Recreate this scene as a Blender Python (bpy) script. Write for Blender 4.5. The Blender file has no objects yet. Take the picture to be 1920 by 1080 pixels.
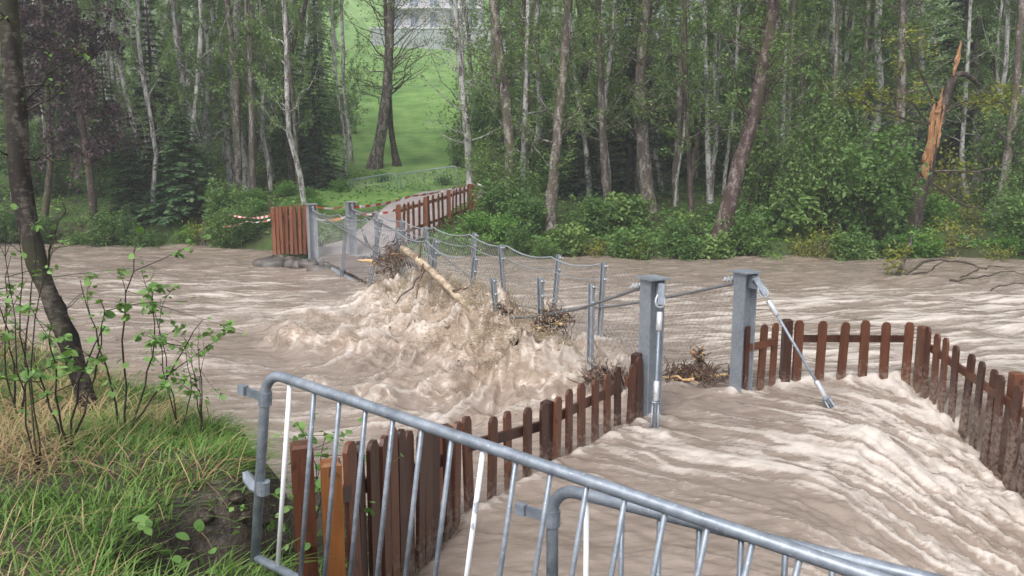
import bpy, math, random
import numpy as np
from mathutils import Vector, Matrix

# ------------------------------------------------------------------ camera, sky, sun, exposure
SC = bpy.context.scene
COL = SC.collection
F_PX, CAM_Z, PITCH = 1500.0, 2.5, math.radians(9.46)
cam_d = bpy.data.cameras.new('camera')
cam_d.sensor_width = 36.0
cam_d.lens = 36.0 * F_PX / 1920.0
cam_d.clip_end = 2000.0
cam_d.clip_start = 0.05
cam = bpy.data.objects.new('camera', cam_d)
COL.objects.link(cam)
cam.location = (0, 0, CAM_Z)
cam.rotation_euler = (math.radians(90) - PITCH, 0, 0)
SC.camera = cam

SUN_EL, SUN_ROT = math.radians(52), math.radians(205)
world = bpy.data.worlds.new('World'); SC.world = world
world.use_nodes = True
wn = world.node_tree; wn.nodes.clear()
sky = wn.nodes.new('ShaderNodeTexSky'); sky.sky_type = 'NISHITA'; sky.sun_disc = False
sky.sun_elevation = SUN_EL; sky.sun_rotation = SUN_ROT
sky.air_density = 1.0; sky.dust_density = 4.0; sky.ozone_density = 1.0
hs = wn.nodes.new('ShaderNodeHueSaturation'); hs.inputs['Saturation'].default_value = 0.30
bg = wn.nodes.new('ShaderNodeBackground'); bg.inputs['Strength'].default_value = 0.14
wo = wn.nodes.new('ShaderNodeOutputWorld')
wn.links.new(sky.outputs[0], hs.inputs['Color']); wn.links.new(hs.outputs[0], bg.inputs['Color'])
wn.links.new(bg.outputs[0], wo.inputs['Surface'])
sun_d = bpy.data.lights.new('sun', 'SUN'); sun_d.energy = 1.3; sun_d.angle = math.radians(25)
sun_d.color = (1.0, 0.985, 0.97)
sun = bpy.data.objects.new('sun', sun_d); COL.objects.link(sun)
sun.rotation_euler = (math.radians(90) - SUN_EL, 0, math.radians(180) - SUN_ROT)
SC.view_settings.view_transform = 'Standard'; SC.view_settings.look = 'None'
SC.view_settings.gamma = 1.0; SC.view_settings.exposure = 0.78
SC.view_settings.use_curve_mapping = False
SC.cycles.use_denoising = True
SC.cycles.max_bounces = 6; SC.cycles.diffuse_bounces = 3; SC.cycles.transparent_max_bounces = 6
SC.cycles.volume_bounces = 1

rng = np.random.default_rng(7)
def zone(x, y):
    u = x / y
    if y > 29: return ('deep behind the white birch clump' if u < -0.2 else 'deep behind the taped mossy alder' if u < 0.1 else 'deep behind the leaning red alder' if u < 0.42 else 'deep behind the snapped tree')
    if u < -0.36: return 'below the purple drooping trees'
    if u < -0.2: return 'between white birches and closed fence'
    if u < -0.02: return 'beside the gravel path'
    if u < 0.2: return 'between climbing fence and thick alder'
    if u < 0.3: return 'at the foot of the leaning red alder'
    if u < 0.52: return 'between red alder and snapped tree'
    return 'beyond the snapped tree'
random.seed(7)

# ------------------------------------------------------------------ helpers
cp, sp_ = math.cos(PITCH), math.sin(PITCH)
def at(px, py, y):
    """world point that stands y metres out in the direction of a spot in the photograph"""
    u, v = (px - 960) / F_PX, (540 - py) / F_PX
    dy, dz = cp + v * sp_, -sp_ + v * cp
    t = y / dy
    return np.array([u * t, y, CAM_Z + dz * t])

def tag(o, label=None, cat=None, group=None, kind=None):
    if label: o['label'] = label
    if cat: o['category'] = cat
    if group: o['group'] = group
    if kind: o['kind'] = kind
    return o

def empty(name, loc=(0, 0, 0), rot=(0, 0, 0)):
    o = bpy.data.objects.new(name, None); COL.objects.link(o)
    o.location = loc; o.rotation_euler = rot
    return o

def new_mesh(name, V, quads=None, tris=None, smooth=False, attrs=None, midx=None):
    V = np.asarray(V, dtype=np.float32).reshape(-1, 3)
    me = bpy.data.meshes.new(name)
    q = np.zeros((0, 4), np.int32) if quads is None or len(quads) == 0 else np.asarray(quads, np.int32).reshape(-1, 4)
    t = np.zeros((0, 3), np.int32) if tris is None or len(tris) == 0 else np.asarray(tris, np.int32).reshape(-1, 3)
    nq, nt = len(q), len(t)
    me.vertices.add(len(V)); me.vertices.foreach_set('co', V.ravel())
    me.loops.add(nq * 4 + nt * 3)
    me.loops.foreach_set('vertex_index', np.concatenate([q.ravel(), t.ravel()]).astype(np.int32))
    me.polygons.add(nq + nt)
    ls = np.concatenate([np.arange(nq) * 4, nq * 4 + np.arange(nt) * 3]).astype(np.int32)
    me.polygons.foreach_set('loop_start', ls)
    me.polygons.foreach_set('use_smooth', np.full(nq + nt, bool(smooth)))
    if midx is not None: me.polygons.foreach_set('material_index', np.asarray(midx, np.int32))
    if attrs:
        for k, a in attrs.items():
            at_ = me.attributes.new(k, 'FLOAT', 'POINT'); at_.data.foreach_set('value', np.asarray(a, np.float32).ravel())
    me.update(calc_edges=True)
    me.validate(verbose=False)
    return me

def obj(name, me, mats, parent=None, loc=(0, 0, 0), rot=(0, 0, 0), scale=(1, 1, 1)):
    if mats is not None:
        for m in (mats if isinstance(mats, (list, tuple)) else [mats]):
            if m.name not in [x.name for x in me.materials if x]: me.materials.append(m)
    o = bpy.data.objects.new(name, me); COL.objects.link(o)
    o.location = loc; o.rotation_euler = rot; o.scale = scale
    if parent is not None: o.parent = parent
    if name in ('branches', 'foliage', 'stems', 'needles'): o['kind'] = 'stuff'
    return o

class MB:
    """collects shapes into one mesh"""
    def __init__(s): s.V, s.Q, s.T, s.A, s.n = [], [], [], [], 0
    def add(s, V, Q=None, T=None, a=None):
        V = np.asarray(V, float).reshape(-1, 3)
        if Q is not None and len(Q): s.Q.append(np.asarray(Q, int).reshape(-1, 4) + s.n)
        if T is not None and len(T): s.T.append(np.asarray(T, int).reshape(-1, 3) + s.n)
        s.V.append(V); s.A.append(np.zeros(len(V)) if a is None else np.asarray(a)); s.n += len(V)
        return s
    def box(s, c, size, R=None, taper=None):
        h = np.asarray(size) / 2
        P = np.array([[sx, sy, sz] for sx in (-1, 1) for sy in (-1, 1) for sz in (-1, 1)], float) * h
        if R is not None: P = P @ np.asarray(R).T
        s.add(P + np.asarray(c), [[0, 1, 3, 2], [4, 6, 7, 5], [0, 4, 5, 1], [2, 3, 7, 6], [0, 2, 6, 4], [1, 5, 7, 3]])
        return s
    def tube(s, pts, r, k=8, caps=True):
        V, Q, T = tubes(np.asarray(pts, float)[None], np.broadcast_to(np.asarray(r, float), (1, len(pts))), k, caps)
        return s.add(V, Q, T)
    def mesh(s, name, smooth=False, attr='tint'):
        return new_mesh(name, np.concatenate(s.V), np.concatenate(s.Q) if s.Q else None, np.concatenate(s.T) if s.T else None,
                        smooth, {attr: np.concatenate(s.A)})
    def build(s, name, mat, parent=None, smooth=False, **kw):
        return obj(name, s.mesh(name, smooth), mat, parent, **kw)

def nrm(a): return a / np.maximum(np.linalg.norm(a, axis=-1, keepdims=True), 1e-9)

def tubes(P, R, k, caps=False):
    """P (N,m,3) paths, R (N,m) radii -> one vertex/quad set"""
    N, m, _ = P.shape
    T = np.empty_like(P)
    T[:, 1:-1] = P[:, 2:] - P[:, :-2]; T[:, 0] = P[:, 1] - P[:, 0]; T[:, -1] = P[:, -1] - P[:, -2]
    T = nrm(T)
    ref = np.eye(3)[np.argmin(np.abs(T).max(axis=1), axis=1)][:, None]
    A = nrm(np.cross(T, np.broadcast_to(ref, P.shape))); B = np.cross(T, A)
    th = np.arange(k) * 2 * np.pi / k
    V = P[:, :, None] + R[:, :, None, None] * (A[:, :, None] * np.cos(th)[None, None, :, None] + B[:, :, None] * np.sin(th)[None, None, :, None])
    base = (np.arange(N) * m * k)[:, None, None] + (np.arange(m - 1) * k)[None, :, None]
    j = np.arange(k)[None, None]; j2 = (np.arange(k) + 1) % k; j2 = j2[None, None]
    Q = np.stack([base + j, base + j2, base + k + j2, base + k + j], -1).reshape(-1, 4)
    V = V.reshape(-1, 3); Tt = None
    if caps:
        n0 = len(V); V = np.concatenate([V, P[:, 0], P[:, -1]])
        tr = []
        for i in range(N):
            b0, b1 = i * m * k, i * m * k + (m - 1) * k
            for a in range(k):
                c = (a + 1) % k
                tr.append([n0 + i, b0 + c, b0 + a]); tr.append([n0 + N + i, b1 + a, b1 + c])
        Tt = np.array(tr)
    return V, Q, Tt

def smooth01(a, b, x):
    t = np.clip((x - a) / (b - a), 0, 1); return t * t * (3 - 2 * t)

def catmull(pts, n):
    P = np.asarray(pts, float); P = np.vstack([2 * P[0] - P[1], P, 2 * P[-1] - P[-2]])
    m = len(P) - 3; t = np.linspace(0, m - 1e-6, n); i = t.astype(int); f = (t - i)[:, None]
    p0, p1, p2, p3 = P[i], P[i + 1], P[i + 2], P[i + 3]
    return 0.5 * (2 * p1 + (p2 - p0) * f + (2 * p0 - 5 * p1 + 4 * p2 - p3) * f ** 2 + (3 * p1 - p0 - 3 * p2 + p3) * f ** 3)

_perm = rng.permutation(512).astype(np.int64); _grad = rng.uniform(0, 2 * np.pi, 512)
def perlin(x, y, seed=0):
    xi, yi = np.floor(x).astype(np.int64), np.floor(y).astype(np.int64)
    xf, yf = x - xi, y - yi
    u, v = xf ** 3 * (xf * (xf * 6 - 15) + 10), yf ** 3 * (yf * (yf * 6 - 15) + 10)
    def g(a, b, dx, dy):
        h = _grad[_perm[(_perm[(a + seed * 37) & 511] + b) & 511]]
        return np.cos(h) * dx + np.sin(h) * dy
    n00, n10 = g(xi, yi, xf, yf), g(xi + 1, yi, xf - 1, yf)
    n01, n11 = g(xi, yi + 1, xf, yf - 1), g(xi + 1, yi + 1, xf - 1, yf - 1)
    return (n00 * (1 - u) + n10 * u) * (1 - v) + (n01 * (1 - u) + n11 * u) * v
def fbm(x, y, o=4, seed=0):
    s, a = 0, 1.0
    for i in range(o): s = s + a * perlin(x * 2 ** i, y * 2 ** i, seed + i); a *= 0.5
    return s

def poly_sd(x, y, pts):
    """signed distance to an open polyline; positive on its right-hand side"""
    best = np.full(x.shape, 1e9); sg = np.zeros(x.shape)
    for (ax, ay), (bx, by) in zip(pts[:-1], pts[1:]):
        ex, ey = bx - ax, by - ay; L2 = ex * ex + ey * ey
        t = np.clip(((x - ax) * ex + (y - ay) * ey) / L2, 0, 1)
        dx, dy = x - ax - t * ex, y - ay - t * ey
        d = np.hypot(dx, dy); c = (x - ax) * ey - (y - ay) * ex
        m = d < best - 1e-9; best = np.where(m, d, best); sg = np.where(m, np.sign(c), sg)
    return best * sg
def in_poly(x, y, pts):
    ins = np.zeros(x.shape, bool); n = len(pts)
    for i in range(n):
        (x1, y1), (x2, y2) = pts[i], pts[(i + 1) % n]
        c = ((y1 > y) != (y2 > y)) & (x < (x2 - x1) * (y - y1) / (y2 - y1 + 1e-12) + x1)
        ins ^= c
    return ins

# ------------------------------------------------------------------ materials
class NT:
    def __init__(s, name):
        s.m = bpy.data.materials.new(name); s.m.use_nodes = True
        s.t = s.m.node_tree; s.b = s.t.nodes['Principled BSDF']; s.out = s.t.nodes['Material Output']
    def n(s, typ, **kw):
        nd = s.t.nodes.new(typ)
        for k, v in kw.items(): setattr(nd, k, v)
        return nd
    def l(s, a, b): s.t.links.new(a, b)
    def coords(s, scale=(1, 1, 1), rot=(0, 0, 0), obj_space=False, rnd=False):
        tc = s.n('ShaderNodeTexCoord') if obj_space else s.n('ShaderNodeNewGeometry')
        src = tc.outputs['Object'] if obj_space else tc.outputs['Position']
        if rnd:
            oi = s.n('ShaderNodeObjectInfo'); ad = s.n('ShaderNodeVectorMath', operation='ADD')
            mu = s.n('ShaderNodeMath', operation='MULTIPLY'); mu.inputs[1].default_value = 57.0
            s.l(oi.outputs['Random'], mu.inputs[0]); s.l(src, ad.inputs[0]); s.l(mu.outputs[0], ad.inputs[1]); src = ad.outputs[0]
        mp = s.n('ShaderNodeMapping'); mp.inputs['Scale'].default_value = scale; mp.inputs['Rotation'].default_value = rot
        s.l(src, mp.inputs['Vector']); return mp.outputs[0]
    def noise(s, vec, scale=5, detail=4, rough=0.55, dist=0.0):
        nd = s.n('ShaderNodeTexNoise'); nd.inputs['Scale'].default_value = scale; nd.inputs['Detail'].default_value = detail
        nd.inputs['Roughness'].default_value = rough; nd.inputs['Distortion'].default_value = dist
        s.l(vec, nd.inputs['Vector']); return nd.outputs['Fac']
    def ramp(s, fac, stops):
        r = s.n('ShaderNodeValToRGB'); e = r.color_ramp.elements
        while len(e) < len(stops): e.new(0.5)
        for i, (p, c) in enumerate(stops): e[i].position = p; e[i].color = (*c, 1) if len(c) == 3 else c
        s.l(fac, r.inputs['Fac']); return r.outputs['Color']
    def mix(s, fac, a, b, mode='MIX'):
        m = s.n('ShaderNodeMix', data_type='RGBA', blend_type=mode)
        if isinstance(fac, (int, float)): m.inputs[0].default_value = fac
        else: s.l(fac, m.inputs[0])
        for i, c in ((6, a), (7, b)):
            if isinstance(c, tuple): m.inputs[i].default_value = (*c, 1)
            else: s.l(c, m.inputs[i])
        return m.outputs[2]
    def attr(s, name):
        a = s.n('ShaderNodeAttribute'); a.attribute_name = name; return a.outputs['Fac']
    def math(s, op, a, b):
        m = s.n('ShaderNodeMath', operation=op)
        for i, c in ((0, a), (1, b)):
            if isinstance(c, (int, float)): m.inputs[i].default_value = c
            else: s.l(c, m.inputs[i])
        return m.outputs[0]
    def bump(s, h, strength=0.3, dist=0.02):
        b = s.n('ShaderNodeBump'); b.inputs['Strength'].default_value = strength; b.inputs['Distance'].default_value = dist
        s.l(h, b.inputs['Height']); s.l(b.outputs[0], s.b.inputs['Normal']); return b
    def base(s, c):
        if isinstance(c, tuple): s.b.inputs['Base Color'].default_value = (*c, 1)
        else: s.l(c, s.b.inputs['Base Color'])
    def set(s, rough=0.6, metal=0.0, spec=0.5):
        s.b.inputs['Roughness'].default_value = rough; s.b.inputs['Metallic'].default_value = metal
        s.b.inputs['Specular IOR Level'].default_value = spec; return s.m

M = {}
def leaf_mat(name, c1, c2, c3, trans=0.35, rough=0.5):
    t = NT(name)
    a = t.attr('tint')
    oi = t.n('ShaderNodeObjectInfo')
    f = t.math('ADD', t.math('MULTIPLY', a, 0.75), t.math('MULTIPLY', oi.outputs['Random'], 0.25))
    c = t.ramp(f, [(0.05, c1), (0.5, c2), (0.95, c3)])
    t.base(c); t.set(rough, 0, 0.35)
    tr = t.n('ShaderNodeBsdfTranslucent'); t.l(t.mix(1.0, c, (1.0, 1.0, 0.55), 'MULTIPLY'), tr.inputs['Color'])
    mx = t.n('ShaderNodeMixShader'); mx.inputs[0].default_value = trans
    t.l(t.b.outputs[0], mx.inputs[1]); t.l(tr.outputs[0], mx.inputs[2]); t.l(mx.outputs[0], t.out.inputs['Surface'])
    M[name] = t.m; return t.m
leaf_mat('leaf_spring', (0.095, 0.17, 0.048), (0.165, 0.275, 0.08), (0.27, 0.37, 0.125))
leaf_mat('leaf_bush', (0.055, 0.12, 0.032), (0.12, 0.225, 0.062), (0.21, 0.33, 0.105))
leaf_mat('leaf_yellow', (0.17, 0.19, 0.03), (0.27, 0.29, 0.04), (0.38, 0.38, 0.06))
leaf_mat('leaf_purple', (0.035, 0.02, 0.026), (0.065, 0.036, 0.044), (0.11, 0.07, 0.075), 0.15)
leaf_mat('needle_dark', (0.018, 0.042, 0.03), (0.032, 0.07, 0.045), (0.06, 0.11, 0.06), 0.1)
leaf_mat('needle_young', (0.04, 0.085, 0.04), (0.07, 0.14, 0.06), (0.12, 0.20, 0.075), 0.15)
leaf_mat('leaf_near', (0.10, 0.20, 0.05), (0.16, 0.30, 0.08), (0.24, 0.40, 0.12))
leaf_mat('grass_blade', (0.075, 0.155, 0.03), (0.145, 0.265, 0.055), (0.25, 0.36, 0.095))
leaf_mat('dry_stalk', (0.24, 0.16, 0.08), (0.40, 0.29, 0.15), (0.55, 0.42, 0.24), 0.15)
leaf_mat('herb', (0.075, 0.17, 0.035), (0.13, 0.275, 0.055), (0.21, 0.37, 0.085))
leaf_mat('spray_water', (0.48, 0.375, 0.285), (0.62, 0.51, 0.41), (0.76, 0.675, 0.60), 0.5, 0.3)

def bark_mat(name, dark, light, thr, moss=0.0):
    t = NT(name)
    v = t.coords((1, 1, 0.45), obj_space=True, rnd=True)
    n1 = t.noise(v, 7, 5, 0.65, 0.6); n2 = t.noise(t.coords((1, 1, 3.0), obj_space=True, rnd=True), 14, 4, 0.7)
    f = t.math('ADD', t.math('MULTIPLY', n1, 0.6), t.math('MULTIPLY', n2, 0.4))
    c = t.ramp(f, [(thr - 0.06, dark), (thr + 0.05, light)])
    if moss > 0:
        n3 = t.noise(v, 2.2, 3)
        mf = t.ramp(n3, [(0.5, (0, 0, 0)), (0.62, (moss,) * 3)])
        c = t.mix(mf, c, (0.09, 0.10, 0.03))
    t.base(c); t.bump(f, 0.6, 0.03); M[name] = t.set(0.75, 0, 0.3)
bark_mat('bark_birch', (0.10, 0.085, 0.075), (0.50, 0.49, 0.47), 0.49)
bark_mat('bark_alder', (0.085, 0.066, 0.055), (0.36, 0.33, 0.30), 0.55, 0.3)
bark_mat('bark_dark', (0.045, 0.033, 0.027), (0.17, 0.135, 0.115), 0.56, 0.4)
bark_mat('bark_red', (0.055, 0.034, 0.029), (0.24, 0.20, 0.18), 0.56, 0.3)
bark_mat('bark_near', (0.020, 0.015, 0.012), (0.11, 0.092, 0.075), 0.57, 0.35)
def simple(name, c1, c2, scale=8, stretch=(1, 1, 1), rough=0.6, metal=0, spec=0.5, bump=0.2, rnd=True, thr=(0.35, 0.65), bdist=0.01):
    t = NT(name); v = t.coords(stretch, obj_space=True, rnd=rnd)
    n = t.noise(v, scale, 5, 0.6); t.base(t.ramp(n, [(thr[0], c1), (thr[1], c2)])); t.bump(n, bump, bdist)
    M[name] = t.set(rough, metal, spec); return M[name]
def wood_mat(name, dark, mid, light, rough=0.4, mud=True):
    t = NT(name); v = t.coords((14, 14, 0.9), obj_space=True, rnd=True)
    n = t.noise(v, 3, 6, 0.6, 1.2); w = t.noise(t.coords((1, 1, 0.6), obj_space=True, rnd=True), 6, 3)
    oi = t.n('ShaderNodeObjectInfo')
    f = t.math('ADD', t.math('MULTIPLY', n, 0.5), t.math('MULTIPLY', w, 0.25))
    f = t.math('ADD', t.math('SUBTRACT', f, 0.06), t.math('MULTIPLY', oi.outputs['Random'], 0.37))
    c = t.ramp(f, [(0.30, dark), (0.48, mid), (0.70, light)])
    kn = t.noise(t.coords((1, 1, 0.7), obj_space=True, rnd=True), 17, 2, 0.4)
    c = t.mix(t.ramp(kn, [(0.66, (0, 0, 0)), (0.72, (0.7,) * 3)]), c, tuple(q * 0.45 for q in dark))
    if mud:   # silt splashed on the boards by the flood
        ge = t.n('ShaderNodeNewGeometry'); sx = t.n('ShaderNodeSeparateXYZ'); t.l(ge.outputs['Position'], sx.inputs[0])
        sp = t.noise(t.coords((1, 1, 1)), 24, 4, 0.7)
        hgt = t.n('ShaderNodeMapRange'); hgt.inputs[1].default_value = 0.62; hgt.inputs[2].default_value = 0.05; hgt.inputs[3].default_value = -0.25; hgt.inputs[4].default_value = 0.14
        t.l(sx.outputs[2], hgt.inputs[0])
        c = t.mix(t.ramp(t.math('ADD', sp, hgt.outputs[0]), [(0.54, (0, 0, 0)), (0.70, (0.75,) * 3)]), c, (0.24, 0.19, 0.155))
    t.base(c); t.bump(n, 0.35, 0.005)
    M[name] = t.set(rough, 0, 0.5)
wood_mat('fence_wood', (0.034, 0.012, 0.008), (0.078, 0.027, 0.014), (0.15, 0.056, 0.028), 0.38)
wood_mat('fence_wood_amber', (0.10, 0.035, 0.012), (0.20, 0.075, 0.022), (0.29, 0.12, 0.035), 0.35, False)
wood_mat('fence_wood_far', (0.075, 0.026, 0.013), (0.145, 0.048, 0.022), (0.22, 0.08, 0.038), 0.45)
wood_mat('deck_wood', (0.10, 0.075, 0.06), (0.17, 0.125, 0.105), (0.24, 0.19, 0.165), 0.45, False)
def galv(name, c1, c2, rough, metal):
    t = NT(name); v = t.coords(obj_space=True, rnd=True)
    n = t.noise(v, 28, 4, 0.6); s = t.noise(v, 6, 3)
    wet = t.noise(v, 95, 2, 0.5)
    f = t.math('ADD', t.math('MULTIPLY', n, 0.55), t.math('MULTIPLY', s, 0.45))
    c = t.ramp(f, [(0.36, c1), (0.62, c2)])
    c = t.mix(t.ramp(wet, [(0.66, (0, 0, 0)), (0.74, (0.55,) * 3)]), c, (0.62, 0.66, 0.72))
    t.base(c); t.bump(f, 0.25, 0.004)
    t.l(t.ramp(s, [(0.3, (rough - 0.12,) * 3), (0.7, (rough + 0.12,) * 3)]), t.b.inputs['Roughness'])
    M[name] = t.set(rough, metal, 0.5)
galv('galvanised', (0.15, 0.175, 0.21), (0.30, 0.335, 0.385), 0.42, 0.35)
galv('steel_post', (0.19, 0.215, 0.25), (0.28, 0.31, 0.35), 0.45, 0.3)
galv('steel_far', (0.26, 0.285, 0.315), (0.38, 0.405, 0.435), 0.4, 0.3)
galv('bright_steel', (0.55, 0.57, 0.60), (0.75, 0.77, 0.80), 0.3, 0.6)
simple('cable_steel', (0.13, 0.13, 0.14), (0.30, 0.31, 0.33), 60, (1, 1, 1), 0.4, 0.5)
simple('net_wire', (0.20, 0.20, 0.21), (0.32, 0.32, 0.33), 20, (1, 1, 1), 0.4, 0.5)
simple('white_paint', (0.30, 0.33, 0.37), (0.80, 0.82, 0.84), 22, (1, 1, 0.6), 0.4, 0.0, 0.5, 0.4, True, (0.36, 0.42))
simple('white_bar', (0.55, 0.58, 0.62), (0.82, 0.83, 0.84), 18, (1, 1, 0.5), 0.4, 0.0, 0.5, 0.2, True, (0.28, 0.38))
simple('soil', (0.025, 0.018, 0.013), (0.075, 0.055, 0.038), 9, (1, 1, 1), 0.55, 0, 0.5, 0.8, False, (0.3, 0.7), 0.05)
simple('rock', (0.045, 0.038, 0.034), (0.15, 0.13, 0.115), 5, (1, 1, 1), 0.5, 0, 0.5, 0.5, True, (0.3, 0.7), 0.03)
simple('concrete', (0.13, 0.12, 0.115), (0.24, 0.225, 0.215), 6, (1, 1, 1), 0.7, 0, 0.4, 0.3)
simple('raw_wood', (0.50, 0.30, 0.13), (0.72, 0.50, 0.27), 10, (3, 3, 0.5), 0.5, 0, 0.4, 0.5, True, (0.3, 0.7), 0.03)
simple('split_wood', (0.19, 0.085, 0.035), (0.44, 0.23, 0.11), 10, (4, 4, 0.5), 0.5, 0, 0.4, 0.6, True, (0.3, 0.7), 0.03)
simple('pale_log', (0.16, 0.11, 0.07), (0.56, 0.45, 0.32), 7, (1, 1, 1), 0.5, 0, 0.4, 0.4)
simple('driftwood', (0.05, 0.032, 0.024), (0.17, 0.105, 0.07), 12, (1, 1, 1), 0.45, 0, 0.5, 0.4)
simple('tape_white', (0.70, 0.68, 0.67), (0.82, 0.80, 0.79), 4, (1, 1, 1), 0.35)
simple('tape_red', (0.50, 0.055, 0.04), (0.62, 0.09, 0.06), 4, (1, 1, 1), 0.35)
simple('tape_orange', (0.62, 0.20, 0.045), (0.72, 0.27, 0.07), 4, (1, 1, 1), 0.35)
simple('wall_lilac', (0.46, 0.43, 0.47), (0.58, 0.55, 0.58), 1.2, (1, 1, 1), 0.8, 0, 0.2, 0.1)
simple('wall_white', (0.50, 0.485, 0.51), (0.60, 0.58, 0.60), 1.2, (1, 1, 1), 0.8, 0, 0.2, 0.1)
simple('window_glass', (0.10, 0.13, 0.20), (0.18, 0.22, 0.30), 2, (1, 1, 1), 0.1, 0, 0.6, 0.0)
simple('roof_tile', (0.16, 0.09, 0.07), (0.24, 0.14, 0.11), 3, (1, 1, 1), 0.7)
simple('terrace_wall', (0.25, 0.27, 0.28), (0.36, 0.37, 0.38), 1.5, (1, 1, 1), 0.8)

def water_mat():
    t = NT('muddy_water')
    foam = t.attr('foam'); tan = t.attr('tan')
    rot = (0, 0, math.radians(-14))
    st = t.noise(t.coords((0.7, 2.7, 1.5), rot), 3.2, 6, 0.62, 0.5)
    fine = t.noise(t.coords((1.9, 5.0, 3.0), rot), 4.0, 5, 0.65, 0.8)
    lace = t.noise(t.coords((1.2, 2.0, 1.0), rot), 4.5, 5, 0.7, 1.6)
    mud = t.ramp(st, [(0.26, (0.190, 0.148, 0.119)), (0.52, (0.255, 0.203, 0.167)), (0.78, (0.345, 0.285, 0.243))])
    tanc = t.ramp(fine, [(0.25, (0.225, 0.166, 0.122)), (0.55, (0.385, 0.30, 0.235)), (0.8, (0.53, 0.44, 0.365))])
    c = t.mix(tan, mud, tanc)
    ff = t.math('ADD', foam, t.math('MULTIPLY', t.math('SUBTRACT', t.math('ADD', t.math('MULTIPLY', fine, 0.6), t.math('MULTIPLY', lace, 0.4)), 0.5), 1.5))
    fm = t.ramp(ff, [(0.36, (0, 0, 0)), (0.62, (0.42,) * 3), (0.95, (0.95,) * 3)])
    c = t.mix(fm, c, (0.57, 0.508, 0.455))
    t.base(c); b = t.bump(t.math('ADD', fine, t.math('MULTIPLY', st, 0.7)), 0.34, 0.03)
    rr = t.ramp(fm, [(0.0, (0.20,) * 3), (1.0, (0.55,) * 3)]); t.l(rr, t.b.inputs['Roughness'])
    t.b.inputs['Specular IOR Level'].default_value = 0.5
    M['water'] = t.m
water_mat()

def ground_mat():
    t = NT('forest_floor')
    g = t.attr('meadow')
    v = t.coords()
    n1 = t.noise(v, 0.9, 5, 0.6); n2 = t.noise(v, 7, 5, 0.7); n3 = t.noise(v, 0.22, 6, 0.7)
    floor = t.ramp(t.math('ADD', t.math('MULTIPLY', n1, 0.55), t.math('MULTIPLY', n2, 0.45)),
                   [(0.35, (0.045, 0.035, 0.022)), (0.5, (0.055, 0.075, 0.025)), (0.66, (0.075, 0.14, 0.035))])
    mead = t.ramp(t.math('ADD', t.math('MULTIPLY', n3, 0.5), t.math('MULTIPLY', n1, 0.5)),
                  [(0.40, (0.085, 0.17, 0.04)), (0.5, (0.14, 0.255, 0.06)), (0.60, (0.21, 0.315, 0.095))])
    t.base(t.mix(g, floor, mead)); t.bump(n2, 0.8, 0.06); M['ground'] = t.set(0.85, 0, 0.2)
ground_mat()
def gravel_mat():
    t = NT('gravel'); v = t.coords()
    n = t.noise(v, 40, 3, 0.7); n2 = t.noise(v, 2.0, 3)
    f = t.math('ADD', t.math('MULTIPLY', n, 0.6), t.math('MULTIPLY', n2, 0.4))
    t.base(t.ramp(f, [(0.35, (0.20, 0.175, 0.17)), (0.65, (0.36, 0.32, 0.315))])); t.bump(n, 0.5, 0.02); M['gravel'] = t.set(0.6, 0, 0.4)
gravel_mat()

# ------------------------------------------------------------------ terrain functions
FAR_EDGE = [(-60, 23.5), (-14, 22.6), (-9, 22.2), (-6.4, 21.2), (-5.6, 19.2), (-5.0, 18.1), (-3.9, 17.9), (-2.9, 18.7), (-1.5, 19.4), (2, 19.7), (7, 19.4), (12, 19.1), (20, 18.6), (60, 17)]
def far_edge_y(x): return np.interp(x, [p[0] for p in FAR_EDGE], [p[1] for p in FAR_EDGE])
def ground_far(x, y):
    x = np.asarray(x, float); y = np.asarray(y, float)
    d = y - far_edge_y(x) + 0.25 * fbm(x * 0.5, y * 0.5, 3, 11)
    base = 19.5
    z = -0.9 + 1.22 * smooth01(-0.7, 0.7, d)
    yy = np.maximum(y, base)
    z = z + smooth01(0.3, 2.0, d) * (0.0 + 0.165 * np.clip(yy - 20.6, 0, 5.6) + 0.12 * np.clip(yy - 26.2, 0, 10) + 0.185 * np.clip(yy - 36, 0, 76)
                                     + 0.42 * np.clip(yy - 120, 0, 90))
    z = z + smooth01(0.5, 4, d) * (0.10 * fbm(x * 0.35, y * 0.35, 4, 3) + 0.9 * smooth01(45, 130, y) * fbm(x * 0.03, y * 0.03, 3, 5))
    z = z + 0.12 * smooth01(22, 40, y) * np.clip(np.abs(x + 2) - 6, 0, 30) * 0.5
    return z
PATH_C = [(-4.0, 17.9), (-3.85, 18.7), (-3.45, 20.2), (-3.1, 22.0), (-2.85, 23.6), (-2.4, 25.2), (-1.4, 26.6), (0.2, 27.6)]

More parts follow.
